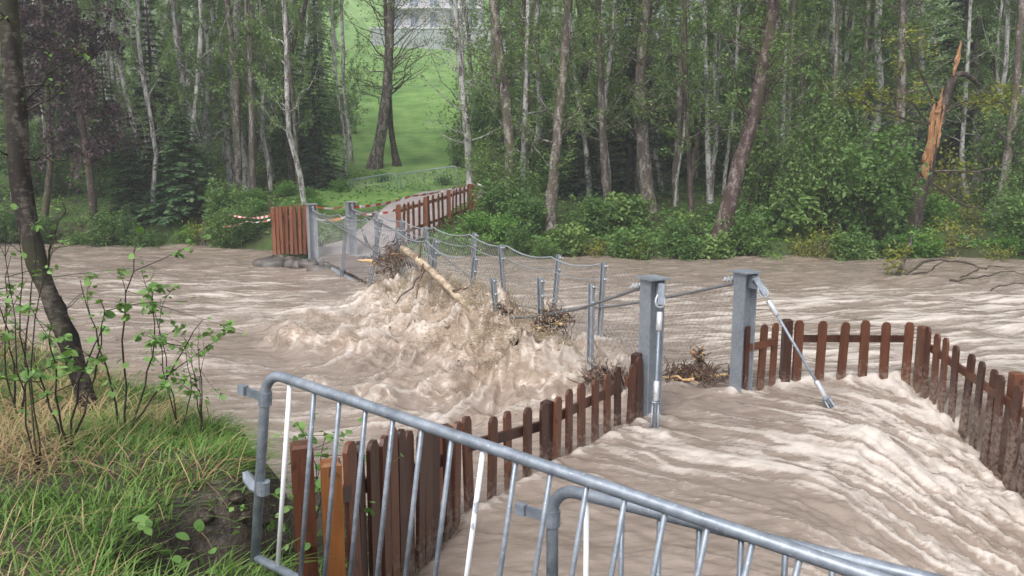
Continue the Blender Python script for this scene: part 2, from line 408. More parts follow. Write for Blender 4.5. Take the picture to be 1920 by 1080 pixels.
NEAR_EDGE = [(-30, 13.0), (-9, 10.5), (-5.8, 8.9), (-3.6, 6.9), (-2.3, 5.7), (-1.75, 5.05), (-1.5, 4.5), (-1.42, 3.9), (-1.45, 3.45), (-1.15, 3.1), (-0.6, 3.02), (2, 2.6), (6, 2.3), (30, 2.0)]
def near_d(x, y): return poly_sd(np.asarray(x, float), np.asarray(y, float), NEAR_EDGE)
def ground_near(x, y):
    x = np.asarray(x, float); y = np.asarray(y, float)
    d = near_d(x, y) + 0.10 * fbm(x * 2.3, y * 2.3, 3, 21)
    top = 0.56 + 0.27 * smooth01(0.4, -1.0, x) + 0.05 * fbm(x * 1.5, y * 1.5, 4, 8) - 0.20 * smooth01(3.9, 5.6, y) - 0.08 * smooth01(5.5, 9, y) + 0.06 * smooth01(-1.6, -3.6, x) * smooth01(0, 1.2, d)
    top = top + 0.08 * smooth01(0.9, 0.0, d) * 0 
    w = smooth01(-2.0, -1.4, x)
    low = 0.30 * w - 0.8 * (1 - w)
    z = low + (top - low) * smooth01(-0.22, 0.06, d)
    bite = np.exp(-(((x + 1.42) / 0.26) ** 2 + ((y - 3.35) / 0.42) ** 2))
    z = z - 0.42 * smooth01(0.15, 0.75, bite)
    z = z - w * 1.1 * smooth01(-0.25, -1.7, d)
    return z

# ------------------------------------------------------------------ ground sheet (river bed, far bank, meadow, hill)
def build_ground():
    R, C = 330, 300
    ys = np.concatenate([np.linspace(-12, 16, 20), 16.2 + (np.linspace(0, 1, R - 20) ** 2.2) * 330])
    us = np.linspace(-1, 1, C); us = np.sign(us) * np.abs(us) ** 1.5
    Y = np.repeat(ys[:, None], C, 1); X = us[None] * (26 + np.maximum(Y, 0) * 1.05)
    Z = ground_far(X, Y)
    Z = np.where(Y < 16, -1.0, Z)
    u = X / np.maximum(Y, 1)
    Z = Z + 0.25 * smooth01(36, 50, Y) * fbm(X * 0.12, Y * 0.12, 3, 14)
    mead = smooth01(30, 36, Y) * np.clip(smooth01(-0.24, -0.19, u) * smooth01(0.0, -0.06, u) + smooth01(48, 70, Y) * 0.55, 0, 1)
    mead = np.clip(mead + 0.8 * smooth01(23.0, 25.5, Y) * smooth01(-0.30, -0.22, u) * smooth01(-0.02, -0.08, u), 0, 1)
    idx = np.arange(R * C).reshape(R, C)
    Q = np.stack([idx[:-1, :-1], idx[:-1, 1:], idx[1:, 1:], idx[1:, :-1]], -1).reshape(-1, 4)
    me = new_mesh('ground', np.stack([X, Y, Z], -1), Q, smooth=True, attrs={'meadow': mead})
    tag(obj('ground', me, M['ground']), kind='structure')
build_ground()

def build_path():
    c = catmull([(*p, 0) for p in PATH_C], 40)[:, :2]
    tn = nrm(np.gradient(c, axis=0)); nn = np.stack([tn[:, 1], -tn[:, 0]], 1)
    w = np.interp(np.linspace(0, 1, 40), [0, 0.12, 0.45, 0.8, 1], [0.62, 0.75, 1.0, 1.0, 0.9])
    V = []; K = 9
    for i in range(40):
        for k in range(K):
            p = c[i] + nn[i] * w[i] * (k / (K - 1) * 2 - 1)
            z = float(ground_far(p[0], p[1])) + 0.03
            zz = 0.22 if c[i][1] < 18.8 else z
            V.append((p[0], p[1], max(z, 0.2) if c[i][1] < 19.6 else z))
    idx = np.arange(40 * K).reshape(40, K)
    Q = np.stack([idx[:-1, :-1], idx[:-1, 1:], idx[1:, 1:], idx[1:, :-1]], -1).reshape(-1, 4)
    tag(obj('gravel_path', new_mesh('gravel_path', V, Q, smooth=True), M['gravel']), kind='structure')
build_path()

def build_near_bank():
    nx, ny = 300, 260
    X, Y = np.meshgrid(np.linspace(-12, 7, nx), np.concatenate([np.linspace(-3, 2.4, 40), np.linspace(2.45, 11.5, ny - 40)]))
    Z = ground_near(X, Y) + 0.015 * fbm(X * 9, Y * 9, 3, 31)
    idx = np.arange(nx * ny).reshape(ny, nx)
    Q = np.stack([idx[:-1, :-1], idx[:-1, 1:], idx[1:, 1:], idx[1:, :-1]], -1).reshape(-1, 4)
    tag(obj('river_bank', new_mesh('river_bank', np.stack([X, Y, Z], -1), Q, smooth=True), M['soil']), kind='structure')
build_near_bank()

# ------------------------------------------------------------------ river
NL, NR = np.array([1.30, 7.30]), np.array([2.36, 7.98])      # near bridge pylons
FL, FR = np.array([-4.50, 18.0]), np.array([-3.72, 18.5])    # far bridge pylons
PATH_POLY = [(-0.94, 3.3), (-0.28, 5.3), (1.28, 7.3), (2.36, 8.0), (4.50, 8.62), (4.62, 6.3), (4.6, 2.0), (-0.9, 2.0)]
# heaped waves: x, y, height, radius along the flow, radius across, heading
HEAPS = [(-1.5, 12.0, 0.50, 0.14, 0.20, 0.5), (-0.78, 11.15, 0.52, 0.14, 0.17, 0.5), (-0.12, 10.25, 0.46, 0.13, 0.17, 0.5), (0.40, 9.45, 0.40, 0.12, 0.16, 0.5), (-2.05, 12.7, 0.40, 0.13, 0.18, 0.5), (-0.45, 10.75, 0.36, 0.12, 0.15, 0.5), (-0.2, 9.5, 0.36, 0.12, 0.17, 0.5), (0.35, 8.8, 0.32, 0.12, 0.16, 0.5),
         (-1.75, 12.35, 0.40, 0.50, 0.65, 0.5), (-0.95, 11.5, 0.26, 0.50, 0.60, 0.5), (-1.1, 11.2, 0.16, 1.3, 1.5, 0.4), (-0.2, 10.4, 0.30, 0.55, 0.60, 0.5), (0.45, 9.6, 0.22, 0.5, 0.5, 0.5),
         (-2.75, 10.3, 0.34, 0.30, 0.55, 0.5), (-1.95, 10.05, 0.26, 0.30, 0.50, 0.2), (0.15, 8.45, 0.38, 0.36, 0.42, 0.4), (0.65, 8.75, 0.24, 0.40, 0.35, 0.4), (-0.9, 9.6, 0.22, 0.35, 0.5, 0.5),
         (-0.55, 8.3, 0.18, 0.4, 0.35, 0.3), (-1.35, 8.1, 0.16, 0.28, 0.45, 0.4), (-2.3, 13.3, 0.20, 0.45, 0.6, 0.4), (-3.6, 9.2, 0.14, 0.3, 0.5, 0.4), (-3.3, 11.4, 0.12, 0.3, 0.6, 0.4),
         (0.5, 7.3, 0.10, 0.3, 0.4, 0.5), (-0.1, 7.0, 0.10, 0.4, 0.3, 0.5), (2.9, 7.0, 0.10, 0.5, 0.35, -0.5), (3.1, 6.5, 0.15, 0.3, 0.25, -0.5), (2.3, 6.9, 0.07, 0.3, 0.3, -0.5),
         (7.8, 15.2, 0.22, 0.5, 0.5, 0.2), (9.0, 14.6, 0.18, 0.6, 0.4, 0.2), (-5.2, 17.4, 0.08, 0.8, 0.4, 0.2), (-3.6, 16.6, 0.08, 0.7, 0.5, 0.3)]
# overturning rollers: x, y, height, radius along the flow, half-width of the crest, heading
ROLLERS = [(-2.95, 10.25, 0.17, 0.20, 0.50, 0.85), (-2.2, 9.95, 0.15, 0.18, 0.45, 1.0), (0.05, 8.35, 0.22, 0.22, 0.36, 0.95), (0.50, 8.45, 0.18, 0.20, 0.30, 1.1), (-1.45, 8.05, 0.10, 0.13, 0.40, 0.95), (-0.75, 8.1, 0.10, 0.13, 0.32, 1.0),
           (-1.35, 10.7, 0.16, 0.20, 0.45, 0.9), (-0.55, 10.1, 0.16, 0.20, 0.40, 0.8), (-3.9, 9.4, 0.09, 0.13, 0.35, 0.8), (-2.2, 8.6, 0.08, 0.12, 0.35, 0.9), (3.05, 6.6, 0.06, 0.12, 0.30, 2.2), (-0.2, 7.4, 0.07, 0.12, 0.28, 1.0), (-3.0, 12.0, 0.08, 0.14, 0.5, 0.8)]
def turb_mask(x, y):
    ax = (FL - NL) / np.linalg.norm(FL - NL); dn = np.array([-ax[1], ax[0]])   # dn points downstream (left, towards the near bank)
    rx, ry = x - NL[0], y - NL[1]
    s = rx * ax[0] + ry * ax[1]; d = rx * dn[0] + ry * dn[1]
    return smooth01(-0.4, 1.2, s) * smooth01(8.0, 5.8, s) * smooth01(-1.6, -0.4, d) * smooth01(3.0, 0.6, d)

def build_river():
    R, C = 580, 920
    q = np.linspace(0, 1, R); Y = (3.0 + 5.0) * ((26.5 + 5.0) / 8.0) ** q - 5.0
    U = np.linspace(-0.80, 0.80, C); du = U[1] - U[0]
    y = np.repeat(Y[:, None], C, 1); x = U[None] * (y + 6.0)
    dy = np.gradient(Y)[:, None] * np.ones((1, C))
    inp = in_poly(x, y, PATH_POLY)
    sd = np.where(inp, 1.0, 0.0)
    # soft path mask
    for _ in range(6):
        sd = (sd + np.roll(sd, 1, 0) + np.roll(sd, -1, 0) + np.roll(sd, 1, 1) + np.roll(sd, -1, 1)) / 5
    tm = turb_mask(x, y) * (1 - sd)
    # flow
    vx = -0.97 + 0 * x; vy = -0.20 + 0.22 * smooth01(-1, -6, x)
    vx = vx * (1 - sd) + 0.86 * sd; vy = vy * (1 - sd) - 0.50 * sd
    vx = vx * (1 - 0.45 * tm); vy = vy - 0.25 * tm
    amp = 0.22 + 0.95 * tm + 0.35 * sd
    p1 = fbm(x * 0.8, y * 0.8, 3, 41); p2 = fbm(x * 0.8 + 31, y * 0.8, 3, 44)
    vx = vx + amp * p1 * 1.1; vy = vy + amp * p2 * 1.1
    sp = np.hypot(vx, vy) + 1e-6; vx /= sp; vy /= sp
    di = vy / dy; dj = (vx - x / (y + 6.0) * vy) / ((y + 6.0) * du)
    gi, gj = np.meshgrid(np.arange(R, dtype=float), np.arange(C, dtype=float), indexing='ij')
    def samp(A, i, j):
        i = np.clip(i, 0, R - 1.001); j = np.clip(j, 0, C - 1.001)
        a, b = i.astype(np.int32), j.astype(np.int32); fi, fj = i - a, j - b
        return (A[a, b] * (1 - fj) + A[a, b + 1] * fj) * (1 - fi) + (A[a + 1, b] * (1 - fj) + A[a + 1, b + 1] * fj) * fi
    def lic(src, ds, n):
        out = src.copy(); tot = 1.0
        for sgn in (1, -1):
            i, j = gi.copy(), gj.copy()
            for k in range(n):
                a, b = np.clip(i, 0, R - 1).astype(np.int32), np.clip(j, 0, C - 1).astype(np.int32)
                i = i + sgn * ds * di[a, b]; j = j + sgn * ds * dj[a, b]
                w = 0.5 + 0.5 * math.cos(math.pi * (k + 1) / (n + 1)); out += w * samp(src, i, j); tot += w
        out /= tot; return (out - out.mean()) / out.std()
    n_f = perlin(x * 13, y * 13, 51) + 0.6 * perlin(x * 24, y * 24, 52)
    n_c = perlin(x * 4.2, y * 4.2, 53) + 0.5 * perlin(x * 9, y * 9, 54)
    L1 = lic(n_f, 0.035, 16); L2 = lic(n_c, 0.06, 11)
    # level
    s = ((x - 2.5) * 0.86 - (y - 7.35) * 0.5) / 2.3
    zp = 0.06 - 0.72 * smooth01(0.15, 1.2, s)
    far_in = smooth01(4.62, 4.28, x)
    z = sd * zp + (1 - sd) * 0.0
    # water leaning on the bridge: higher upstream than downstream
    z = z + 0.10 * smooth01(-1, 1.5, x - np.interp(y, [7.3, 18], [1.3, -4.5])) * (1 - sd) * smooth01(20, 16, y)
    heap = np.zeros_like(x)
    for (hx, hy, h, ra, rb, an) in HEAPS:
        ca, sa = math.cos(an), math.sin(an)
        a = -(x - hx) * ca - (y - hy) * sa; b = -(x - hx) * sa + (y - hy) * ca
        wob = 1 + 0.5 * fbm(x * 1.7, y * 1.7, 3, 60)
        ra_ = np.where(a > 0, ra * 0.75, ra * 1.5)     # steeper on the downstream face
        heap = heap + h * np.exp(-((a / ra_) ** 2 + (b / rb) ** 2) * wob)
    ax_ = (FL - NL) / np.linalg.norm(FL - NL)
    rs_, rd_ = (x - NL[0]) * ax_[0] + (y - NL[1]) * ax_[1], -(x - NL[0]) * ax_[1] + (y - NL[1]) * ax_[0]
    Hs = np.interp(rs_ / 12.2, [0.02, 0.06, 0.12, 0.2, 0.28, 0.36, 0.45, 0.52, 0.60, 0.70, 0.8], [0, 0.06, 0.30, 0.42, 0.44, 0.48, 0.48, 0.36, 0.18, 0.05, 0])
    rd2 = rd_ + 0.25 * fbm(x * 1.2, y * 1.2, 2, 61)
    ridge = Hs * np.where(rd2 > -0.1, np.exp(-((rd2 + 0.1) / 0.75) ** 2), np.exp(-((rd2 + 0.1) / 0.5) ** 2)) * np.clip(0.62 + 1.9 * fbm(x * 1.25, y * 1.25, 3, 62), 0.12, 1.35)
    heap = 0.46 * heap + 0.68 * ridge * (1 - sd)
    rollx = np.zeros_like(x); rolly = np.zeros_like(x); rollh = np.zeros_like(x)
    for (hx, hy, h, ra, rb, an) in ROLLERS:
        ca, sa = math.cos(an), math.sin(an)
        a = -(x - hx) * ca - (y - hy) * sa; b = -(x - hx) * sa + (y - hy) * ca
        a = a + 0.16 * fbm(x * 2.1 + hx, y * 2.1, 3, 57)
        g = h * np.exp(-(a / np.where(a > 0, ra * 0.8, ra * 1.5)) ** 2 - np.abs(b / rb) ** 2.5) * (0.85 + 0.5 * fbm(x * 3, y * 3, 2, 58))
        g = np.clip(g, 0, None); rollh += g; rollx -= ca * g; rolly -= sa * g
    rid = 1 - np.abs(fbm(x * 1.5 + 0.35 * L2 * 0.2, y * 1.9, 4, 63)) * 2.2
    rid2 = 1 - np.abs(fbm(x * 3.4, y * 4.2, 4, 67)) * 2.2
    rid3 = 1 - np.abs(fbm(x * 8, y * 9.5, 3, 69)) * 2.4
    heap0 = heap; heap = heap + rollh
    z = z + heap + tm * (0.10 * (rid - 0.4) + 0.035 * (rid2 - 0.4) + 0.006 * (rid3 - 0.4)) + heap * (0.22 * (rid2 - 0.4) + 0.02 * (rid3 - 0.4))
    calm = 0.030 * fbm(x * 0.45, y * 0.9, 3, 70) * 1.6 + 0.055 * fbm(x * 1.1, y * 1.5, 4, 71)
    z = z + calm * (1 - 0.4 * sd) + L2 * (0.004 + 0.030 * tm + 0.003 * sd) + L1 * (0.006 + 0.012 * tm - 0.0035 * sd + 0.05 * np.clip(heap, 0, 0.6))
    cas = sd * smooth01(0.05, 0.7, s)
    z = z + cas * (0.006 * L2 + 0.008 * L1 + 0.05 * (1 - 2.2 * np.abs(fbm(x * 2.0 - y, y * 2.0 + x * 0.5, 4, 73))) + 0.02 * (1 - 2.2 * np.abs(fbm(x * 6, y * 7, 3, 75)))) + sd * (0.022 * fbm(x * 2.4, y * 2.8, 4, 74) + 0.006 * (1 - 2.4 * np.abs(fbm(x * 6 + y * 2, y * 9, 3, 76))))
    bl = z.copy()
    for k in (1, 2, 4, 8, 12):
        bl = (bl + np.roll(bl, k, 0) + np.roll(bl, -k, 0) + np.roll(bl, k, 1) + np.roll(bl, -k, 1)) / 5
    crest = (z - bl) / 0.03
    # foam
    def blob(bx, by, rx, ry, an=0.0):
        ca, sa = math.cos(an), math.sin(an); a = (x - bx) * ca + (y - by) * sa; b = -(x - bx) * sa + (y - by) * ca
        return np.exp(-((a / rx) ** 2 + (b / ry) ** 2))
    up = np.clip(blob(5.5, 12.6, 5.5, 1.9, -0.12) + blob(9.5, 12.0, 4, 2.2) + blob(3.2, 9.6, 1.6, 1.4) + blob(6.5, 9.5, 3, 1.2), 0, 1)
    left = np.clip(blob(-4.5, 12.5, 5.0, 3.0) * 0.6 + blob(-8, 16, 6, 3.0) * 0.55 + blob(-3.2, 8.0, 2.0, 1.6) * 0.4 + blob(-1.2, 7.0, 1.5, 1.0) * 0.5, 0, 1)
    near = np.clip(blob(2.1, 6.2, 1.3, 0.8, -0.5) * 1.0 + blob(3.4, 7.2, 1.0, 0.8) * 0.9 + blob(1.3, 6.2, 0.6, 0.5) * 0.5, 0, 1) * sd
    low = fbm(x * 0.9, y * 1.3, 4, 80)
    wx, wy = 0.5 * fbm(x * 1.1, y * 1.1, 2, 84), 0.5 * fbm(x * 1.1 + 9, y * 1.1, 2, 85)
    lace = 1 - 3.0 * np.abs(fbm(x * 1.5 + y * 0.6 + wx, y * 3.4 + x * 1.9 + wy, 4, 86))
    patch = fbm(x * 0.55 + 5, y * 1.0, 3, 88)
    st = 0.42 * L2 + 0.38 * L1 + 1.0 * low + 0.9 * patch
    zone = 0.12 + 0.95 * up + 0.95 * left + 0.26 * tm + 0.45 * near + 0.70 * cas + 0.02 * sd
    foam = np.clip(zone * 0.46 + st * (0.10 + 0.30 * zone) - 0.02 + np.clip(crest, -1.2, 1.5) * (0.05 + 0.07 * tm + 0.05 * sd) + np.clip(lace, -0.6, 1) * (0.60 * near + 0.22 * L1 * cas + 0.25 * cas + 0.12 * up + 0.12 * left), 0, 1)
        # water heaps and foams a little where it runs along the fences and around the posts
    lip = np.zeros_like(x)
    for pl in ([(-0.34, 5.1), (0.38, 6.1), (1.24, 7.2)], [(2.5, 8.0), (2.9, 8.3), (4.3, 8.6), (4.32, 6.2)]):
        lip = np.maximum(lip, np.exp(-(np.abs(poly_sd(x, y, pl)) / 0.10) ** 2))
    for (px, py) in [NL, NR, (3.2, 7.43), (1.27, 6.86)] + [tuple(NR + (FR - NR) * t) for t in (0.205, 0.299, 0.4, 0.5)] + [tuple(NL + (FL - NL) * t) for t in (0.083, 0.162)]:
        lip = np.maximum(lip, np.exp(-((x - px + 0.10) ** 2 / 0.09 + (y - py + 0.02) ** 2 / 0.02)))
    lip = lip * (0.55 + 1.1 * fbm(x * 5, y * 5, 3, 91))
    foam = np.clip(foam + 0.75 * lip, 0, 1); z = z + 0.05 * np.clip(lip, 0, 1)
    tan = np.clip(1.1 * tm * smooth01(-0.05, 0.35, heap + 0.12 * rid) + smooth01(0.06, 0.3, heap) + 0.25 * cas, 0, 1)
    # sharpen the crests: points drift towards the tops of the waves
    gy_, gx_ = np.gradient(z); gxw = gx_ / ((y + 6.0) * du); gyw = gy_ / dy
    kk_ = 0.010 * np.clip(tm + 0.4 * cas, 0, 1); X0, Y0_ = x, y
    xs = x + np.clip(gxw, -1.5, 1.5) * kk_ ; ys = y + np.clip(gyw, -1.5, 1.5) * kk_
    xs = xs + 1.0 * rollx; ys = ys + 1.0 * rolly   # the crests lean over downstream
    keep_idx = np.arange(R * C).reshape(R, C)
    Q = np.stack([keep_idx[:-1, :-1], keep_idx[:-1, 1:], keep_idx[1:, 1:], keep_idx[1:, :-1]], -1).reshape(-1, 4)
    me = new_mesh('river', np.stack([xs, ys, z], -1), Q, smooth=True, attrs={'foam': foam, 'tan': tan})
    tag(obj('river', me, M['water']), kind='structure')
    def height(px, py):
        px, py = np.asarray(px, float), np.asarray(py, float)
        i = np.interp(py, Y, np.arange(R)); j = (px / (py + 6.0) - U[0]) / du
        return samp(z, i, j)
    def mask(px, py):
        px, py = np.asarray(px, float), np.asarray(py, float)
        i = np.interp(py, Y, np.arange(R)); j = (px / (py + 6.0) - U[0]) / du
        return samp(np.clip(heap * 1.5 * (0.35 + tm), 0, 1) + 0.08 * tm, i, j)
    return height, mask
water_z, splash_m = build_river()

def build_spray():
    # thrown strands and drops of muddy water over the breaking waves
    n = 110000
    px = rng.uniform(-4.5, 2.0, n); py = rng.uniform(7.2, 15.5, n)
    keep = rng.uniform(0, 1, n) < np.clip(splash_m(px, py), 0, 1) ** 1.5 * np.clip(0.55 + 2.2 * fbm(px * 1.6, py * 1.6, 2, 36), 0.04, 1) * 1.2
    px, py = px[keep][:15000], py[keep][:15000]; n = len(px); m = splash_m(px, py)
    pz = water_z(px, py) - 0.02
    az = math.pi + 0.45 + 2.2 * fbm(px * 1.4, py * 1.4, 2, 33) + rng.normal(0, 0.22, n); el = 0.75 + 0.9 * fbm(px * 1.8, py * 1.8, 2, 35) + rng.normal(0, 0.16, n)
    L = rng.uniform(0.06, 0.30, n) * (0.35 + 0.9 * np.clip(m, 0, 1)); g = rng.uniform(0.2, 0.9, n)
    D = np.stack([np.cos(az) * np.cos(el), np.sin(az) * np.cos(el), np.sin(el)], 1)
    t = np.linspace(0, 1, 4)[None, :, None]
    P = np.stack([px, py, pz], 1)[:, None] + D[:, None] * L[:, None, None] * t
    P[:, :, 2] -= (L * g)[:, None] * t[:, :, 0] ** 2
    rad = (rng.uniform(0.0014, 0.0042, n) * (0.6 + 0.5 * m))[:, None] * np.array([1.0, 1.0, 0.7, 0.12])[None]
    V, Q, _ = tubes(P, rad, 3)
    tint = np.repeat(rng.uniform(0, 1, n), 12)
    # drops
    nd = 6500; k = rng.integers(0, n, nd)
    c = P[k, 2] + np.stack([rng.normal(0, 0.10, nd), rng.normal(0, 0.10, nd), np.abs(rng.normal(0.05, 0.17, nd))], 1)
    r = rng.uniform(0.003, 0.009, nd)[:, None, None]
    O = np.array([[1, 0, 0], [-1, 0, 0], [0, 1, 0], [0, -1, 0], [0, 0, 1.4], [0, 0, -1.4]], float)[None]
    DV = (c[:, None] + O * r).reshape(-1, 3)
    ft = np.array([[0, 2, 4], [2, 1, 4], [1, 3, 4], [3, 0, 4], [2, 0, 5], [1, 2, 5], [3, 1, 5], [0, 3, 5]])
    T = (np.arange(nd)[:, None, None] * 6 + ft[None]).reshape(-1, 3) + len(V)
    me = new_mesh('water_spray', np.concatenate([V, DV]), Q, T, True, {'tint': np.concatenate([tint, np.repeat(rng.uniform(0.5, 1, nd), 6)])})
    tag(obj('water_spray', me, M['spray_water']), 'muddy spray thrown up where the flood breaks over the footbridge', 'spray', kind='stuff')
build_spray()

# ------------------------------------------------------------------ vegetation builders
def leaf_quads(C, size, rng_, flat=0.35, narrow=0.55, droop=0.0):
    """C centres -> folded leaf blades, four points each"""
    n = len(C); az = rng_.uniform(0, 2 * np.pi, n); el = rng_.normal(-droop, flat, n)
    D = np.stack([np.cos(az) * np.cos(el), np.sin(az) * np.cos(el), np.sin(el)], 1)
    S = nrm(np.cross(D, np.array([0, 0, 1.0]) + rng_.normal(0, 0.45, (n, 3)))); N = np.cross(S, D)
    s = (size * rng_.uniform(0.6, 1.3, n))[:, None]
    V = np.stack([C - D * s * 0.5, C + S * s * narrow * 0.5 + N * s * 0.10, C + D * s * 0.5 - N * s * 0.08, C - S * s * narrow * 0.5 + N * s * 0.10], 1)
    Q = np.arange(n * 4).reshape(n, 4)
    return V.reshape(-1, 3), Q

def crown(tr, r0, h0, h1, nl, llen, nt, nleaf, lsize, rg, elev=0.5, droop=0.0, bend=0.25, taper_up=0.6, clump=0.07):
    """limbs and twigs growing from trunk path tr (m,3) between heights h0..h1 -> (branch mesh data, leaf centres, tints)"""
    zs = tr[:, 2]
    h = rg.uniform(h0, h1, nl) ; h.sort()
    S = np.stack([np.interp(h, zs, tr[:, i]) for i in range(3)], 1)
    f = (h - h0) / max(h1 - h0, 0.1)
    az = rg.uniform(0, 2 * np.pi, nl); el = rg.normal(elev, 0.22, nl)
    L = llen * (1 - (1 - taper_up) * f) * rg.uniform(0.5, 1.25, nl)
    D = np.stack([np.cos(az) * np.cos(el), np.sin(az) * np.cos(el), np.sin(el)], 1)
    t = np.linspace(0, 1, 6)
    P = S[:, None] + D[:, None] * (L[:, None] * t[None])[:, :, None]
    P[:, :, 2] += (L * rg.normal(bend, 0.18, nl))[:, None] * t[None] ** 2 - (L * droop)[:, None] * t[None] ** 2
    P[:, 1:] += rg.normal(0, 0.035, (nl, 5, 3)) * L[:, None, None]
    rr = (min(r0 * 0.17, 0.03) * (1 - 0.55 * f) * rg.uniform(0.6, 1.2, nl))[:, None] * (1 - 0.85 * t[None])
    V, Q, _ = tubes(P, np.maximum(rr, 0.004), 4)
    # twigs
    N2 = nl * nt; k = np.repeat(np.arange(nl), nt); tt = rg.uniform(0.2, 1.0, N2)
    i = np.minimum((tt * 5).astype(int), 4); fr = tt * 5 - i
    S2 = P[k, i] * (1 - fr)[:, None] + P[k, i + 1] * fr[:, None]
    D2 = nrm(D[k] + rg.normal(0, 0.75, (N2, 3)) + np.array([0, 0, 0.15 - droop]))
    L2 = L[k] * rg.uniform(0.15, 0.42, N2) * (1.1 - 0.4 * tt)
    t2 = np.linspace(0, 1, 3)
    P2 = S2[:, None] + D2[:, None] * (L2[:, None] * t2[None])[:, :, None]
    P2[:, :, 2] -= (L2 * (0.1 + droop))[:, None] * t2[None] ** 2
    P2[:, 1:] += rg.normal(0, 0.05, (N2, 2, 3)) * L2[:, None, None]
    V2, Q2, _ = tubes(P2, np.maximum((0.0035 + 0.05 * rr[k, 0])[:, None] * np.array([1.0, 0.8, 0.4])[None], 0.002), 3)
    # leaves
    kk = rg.integers(0, N2, nleaf); tl = rg.uniform(0.25, 1.05, nleaf)
    C = S2[kk] + D2[kk] * (L2[kk] * tl)[:, None]; C[:, 2] -= L2[kk] * (0.1 + droop) * tl ** 2
    C += rg.normal(0, clump, (nleaf, 3))
    tint = np.clip(rg.uniform(0, 1, N2)[kk] * 0.6 + rg.uniform(0, 0.4, nleaf), 0, 1)
    LV, LQ = leaf_quads(C, lsize, rg, 0.4, 0.6, droop * 0.8)
    return (np.concatenate([V, V2]), np.concatenate([Q, Q2 + len(V)])), (LV, LQ, np.repeat(tint, 4))

def trunk_mesh(path, rad, k, rg, rough=0.08):
    V, Q, _ = tubes(path[None], rad[None], k)
    V = V.reshape(len(path), k, 3)
    off = V - path[:, None]
    V = path[:, None] + off * (1 + rg.normal(0, rough, (len(path), k, 1)))
    return V.reshape(-1, 3), Q

def make_tree(name, path, rad, bark, leaf, label, cat, group=None, seed=0, crown_kw=None, k=10, extra=None):
    """path in world space, base first"""
    rg = np.random.default_rng(seed)
    base = path[0].copy(); loc = (float(base[0]), float(base[1]), float(base[2]))
    P = path - base
    root = empty(name, loc); tag(root, label, cat, group)
    V, Q = trunk_mesh(P, rad, k, rg)
    obj('trunk', new_mesh('trunk', V, Q, smooth=True), M[bark], root)
    if crown_kw:
        br, lv = crown(P, rad[0], rg=rg, **crown_kw)
        obj('branches', new_mesh('branches', br[0], br[1], smooth=True), M[bark], root)
        obj('foliage', new_mesh('foliage', lv[0], lv[1], attrs={'tint': lv[2]}), M[leaf], root)
    return root

def copy_tree(o, parent=None):
    c = o.copy(); COL.objects.link(c); c.parent = parent
    for ch in o.children: copy_tree(ch, c)
    return c

def spruce_data(h, r, rg, nwh, shoots=16):
    """whorls of drooping fronds"""
    zs = np.linspace(0.04 * h, 0.97 * h, nwh); shV = []; tint = []; brP = []; brR = []
    for z in zs:
        f = z / h; nb = int(6 + 4 * (1 - f))
        for b in range(nb):
            az = rg.uniform(0, 2 * np.pi); L = r * (1 - f) ** 0.85 * rg.uniform(0.65, 1.15) + 0.06
            t = np.linspace(0, 1, 5); el = 0.25 + 0.4 * f
            d = np.array([math.cos(az), math.sin(az), 0]); sd = np.array([-d[1], d[0], 0])
            P = d[None] * (L * t)[:, None]; P[:, 2] = z + rg.normal(0, 0.03 * h / nwh * 10) * 0.2 + L * (math.sin(el) * t * 0.5 - 0.55 * t ** 2 + 0.22 * t ** 3)
            brP.append(P); brR.append(0.012 * (1 - t * 0.8) * (0.4 + L))
            ns = max(5, int(shoots * L / max(r, 0.3) + 4)); tt = rg.uniform(0.12, 1.0, ns)
            C = np.stack([np.interp(tt, t, P[:, i]) for i in range(3)], 1)
            side = rg.choice([-1, 1], ns)
            sl = (0.10 + 0.30 * L * (1.05 - tt) * rg.uniform(0.6, 1.2, ns))
            D = nrm(sd[None] * side[:, None] * 0.9 + d[None] * 0.75 + np.array([0, 0, -0.28]) + rg.normal(0, 0.12, (ns, 3)))
            W = nrm(np.cross(D, np.array([0, 0, 1.0]) + rg.normal(0, 0.3, (ns, 3))))
            w = (0.035 + 0.06 * sl)[:, None]
            shV.append(np.stack([C, C + D * sl[:, None] * 0.45 + W * w, C + D * sl[:, None], C + D * sl[:, None] * 0.45 - W * w], 1))
            tint.append(np.repeat(np.clip(rg.uniform(0, 0.7) + 0.35 * tt, 0, 1), 4))
    V = np.concatenate(shV).reshape(-1, 3)
    B = tubes(np.array(brP), np.array(brR), 3)
    return V, np.arange(len(V)).reshape(-1, 4), np.concatenate(tint), B
def make_spruce(name, h, r, nwh, leaf, seed, shoots=16):
    rg = np.random.default_rng(seed)
    V, Q, tint, B = spruce_data(h, r, rg, nwh, shoots)
    root = empty(name)
    tp = np.stack([np.zeros(8), np.zeros(8), np.linspace(-0.2, h * 0.98, 8)], 1)
    TV, TQ = trunk_mesh(tp, np.linspace(0.022 * h, 0.006, 8), 7, rg)
    obj('trunk', new_mesh('trunk', TV, TQ, smooth=True), M['bark_dark'], root)
    obj('branches', new_mesh('branches', B[0], B[1]), M['bark_dark'], root)
    obj('needles', new_mesh('needles', V, Q, attrs={'tint': tint}), M[leaf], root)
    return root

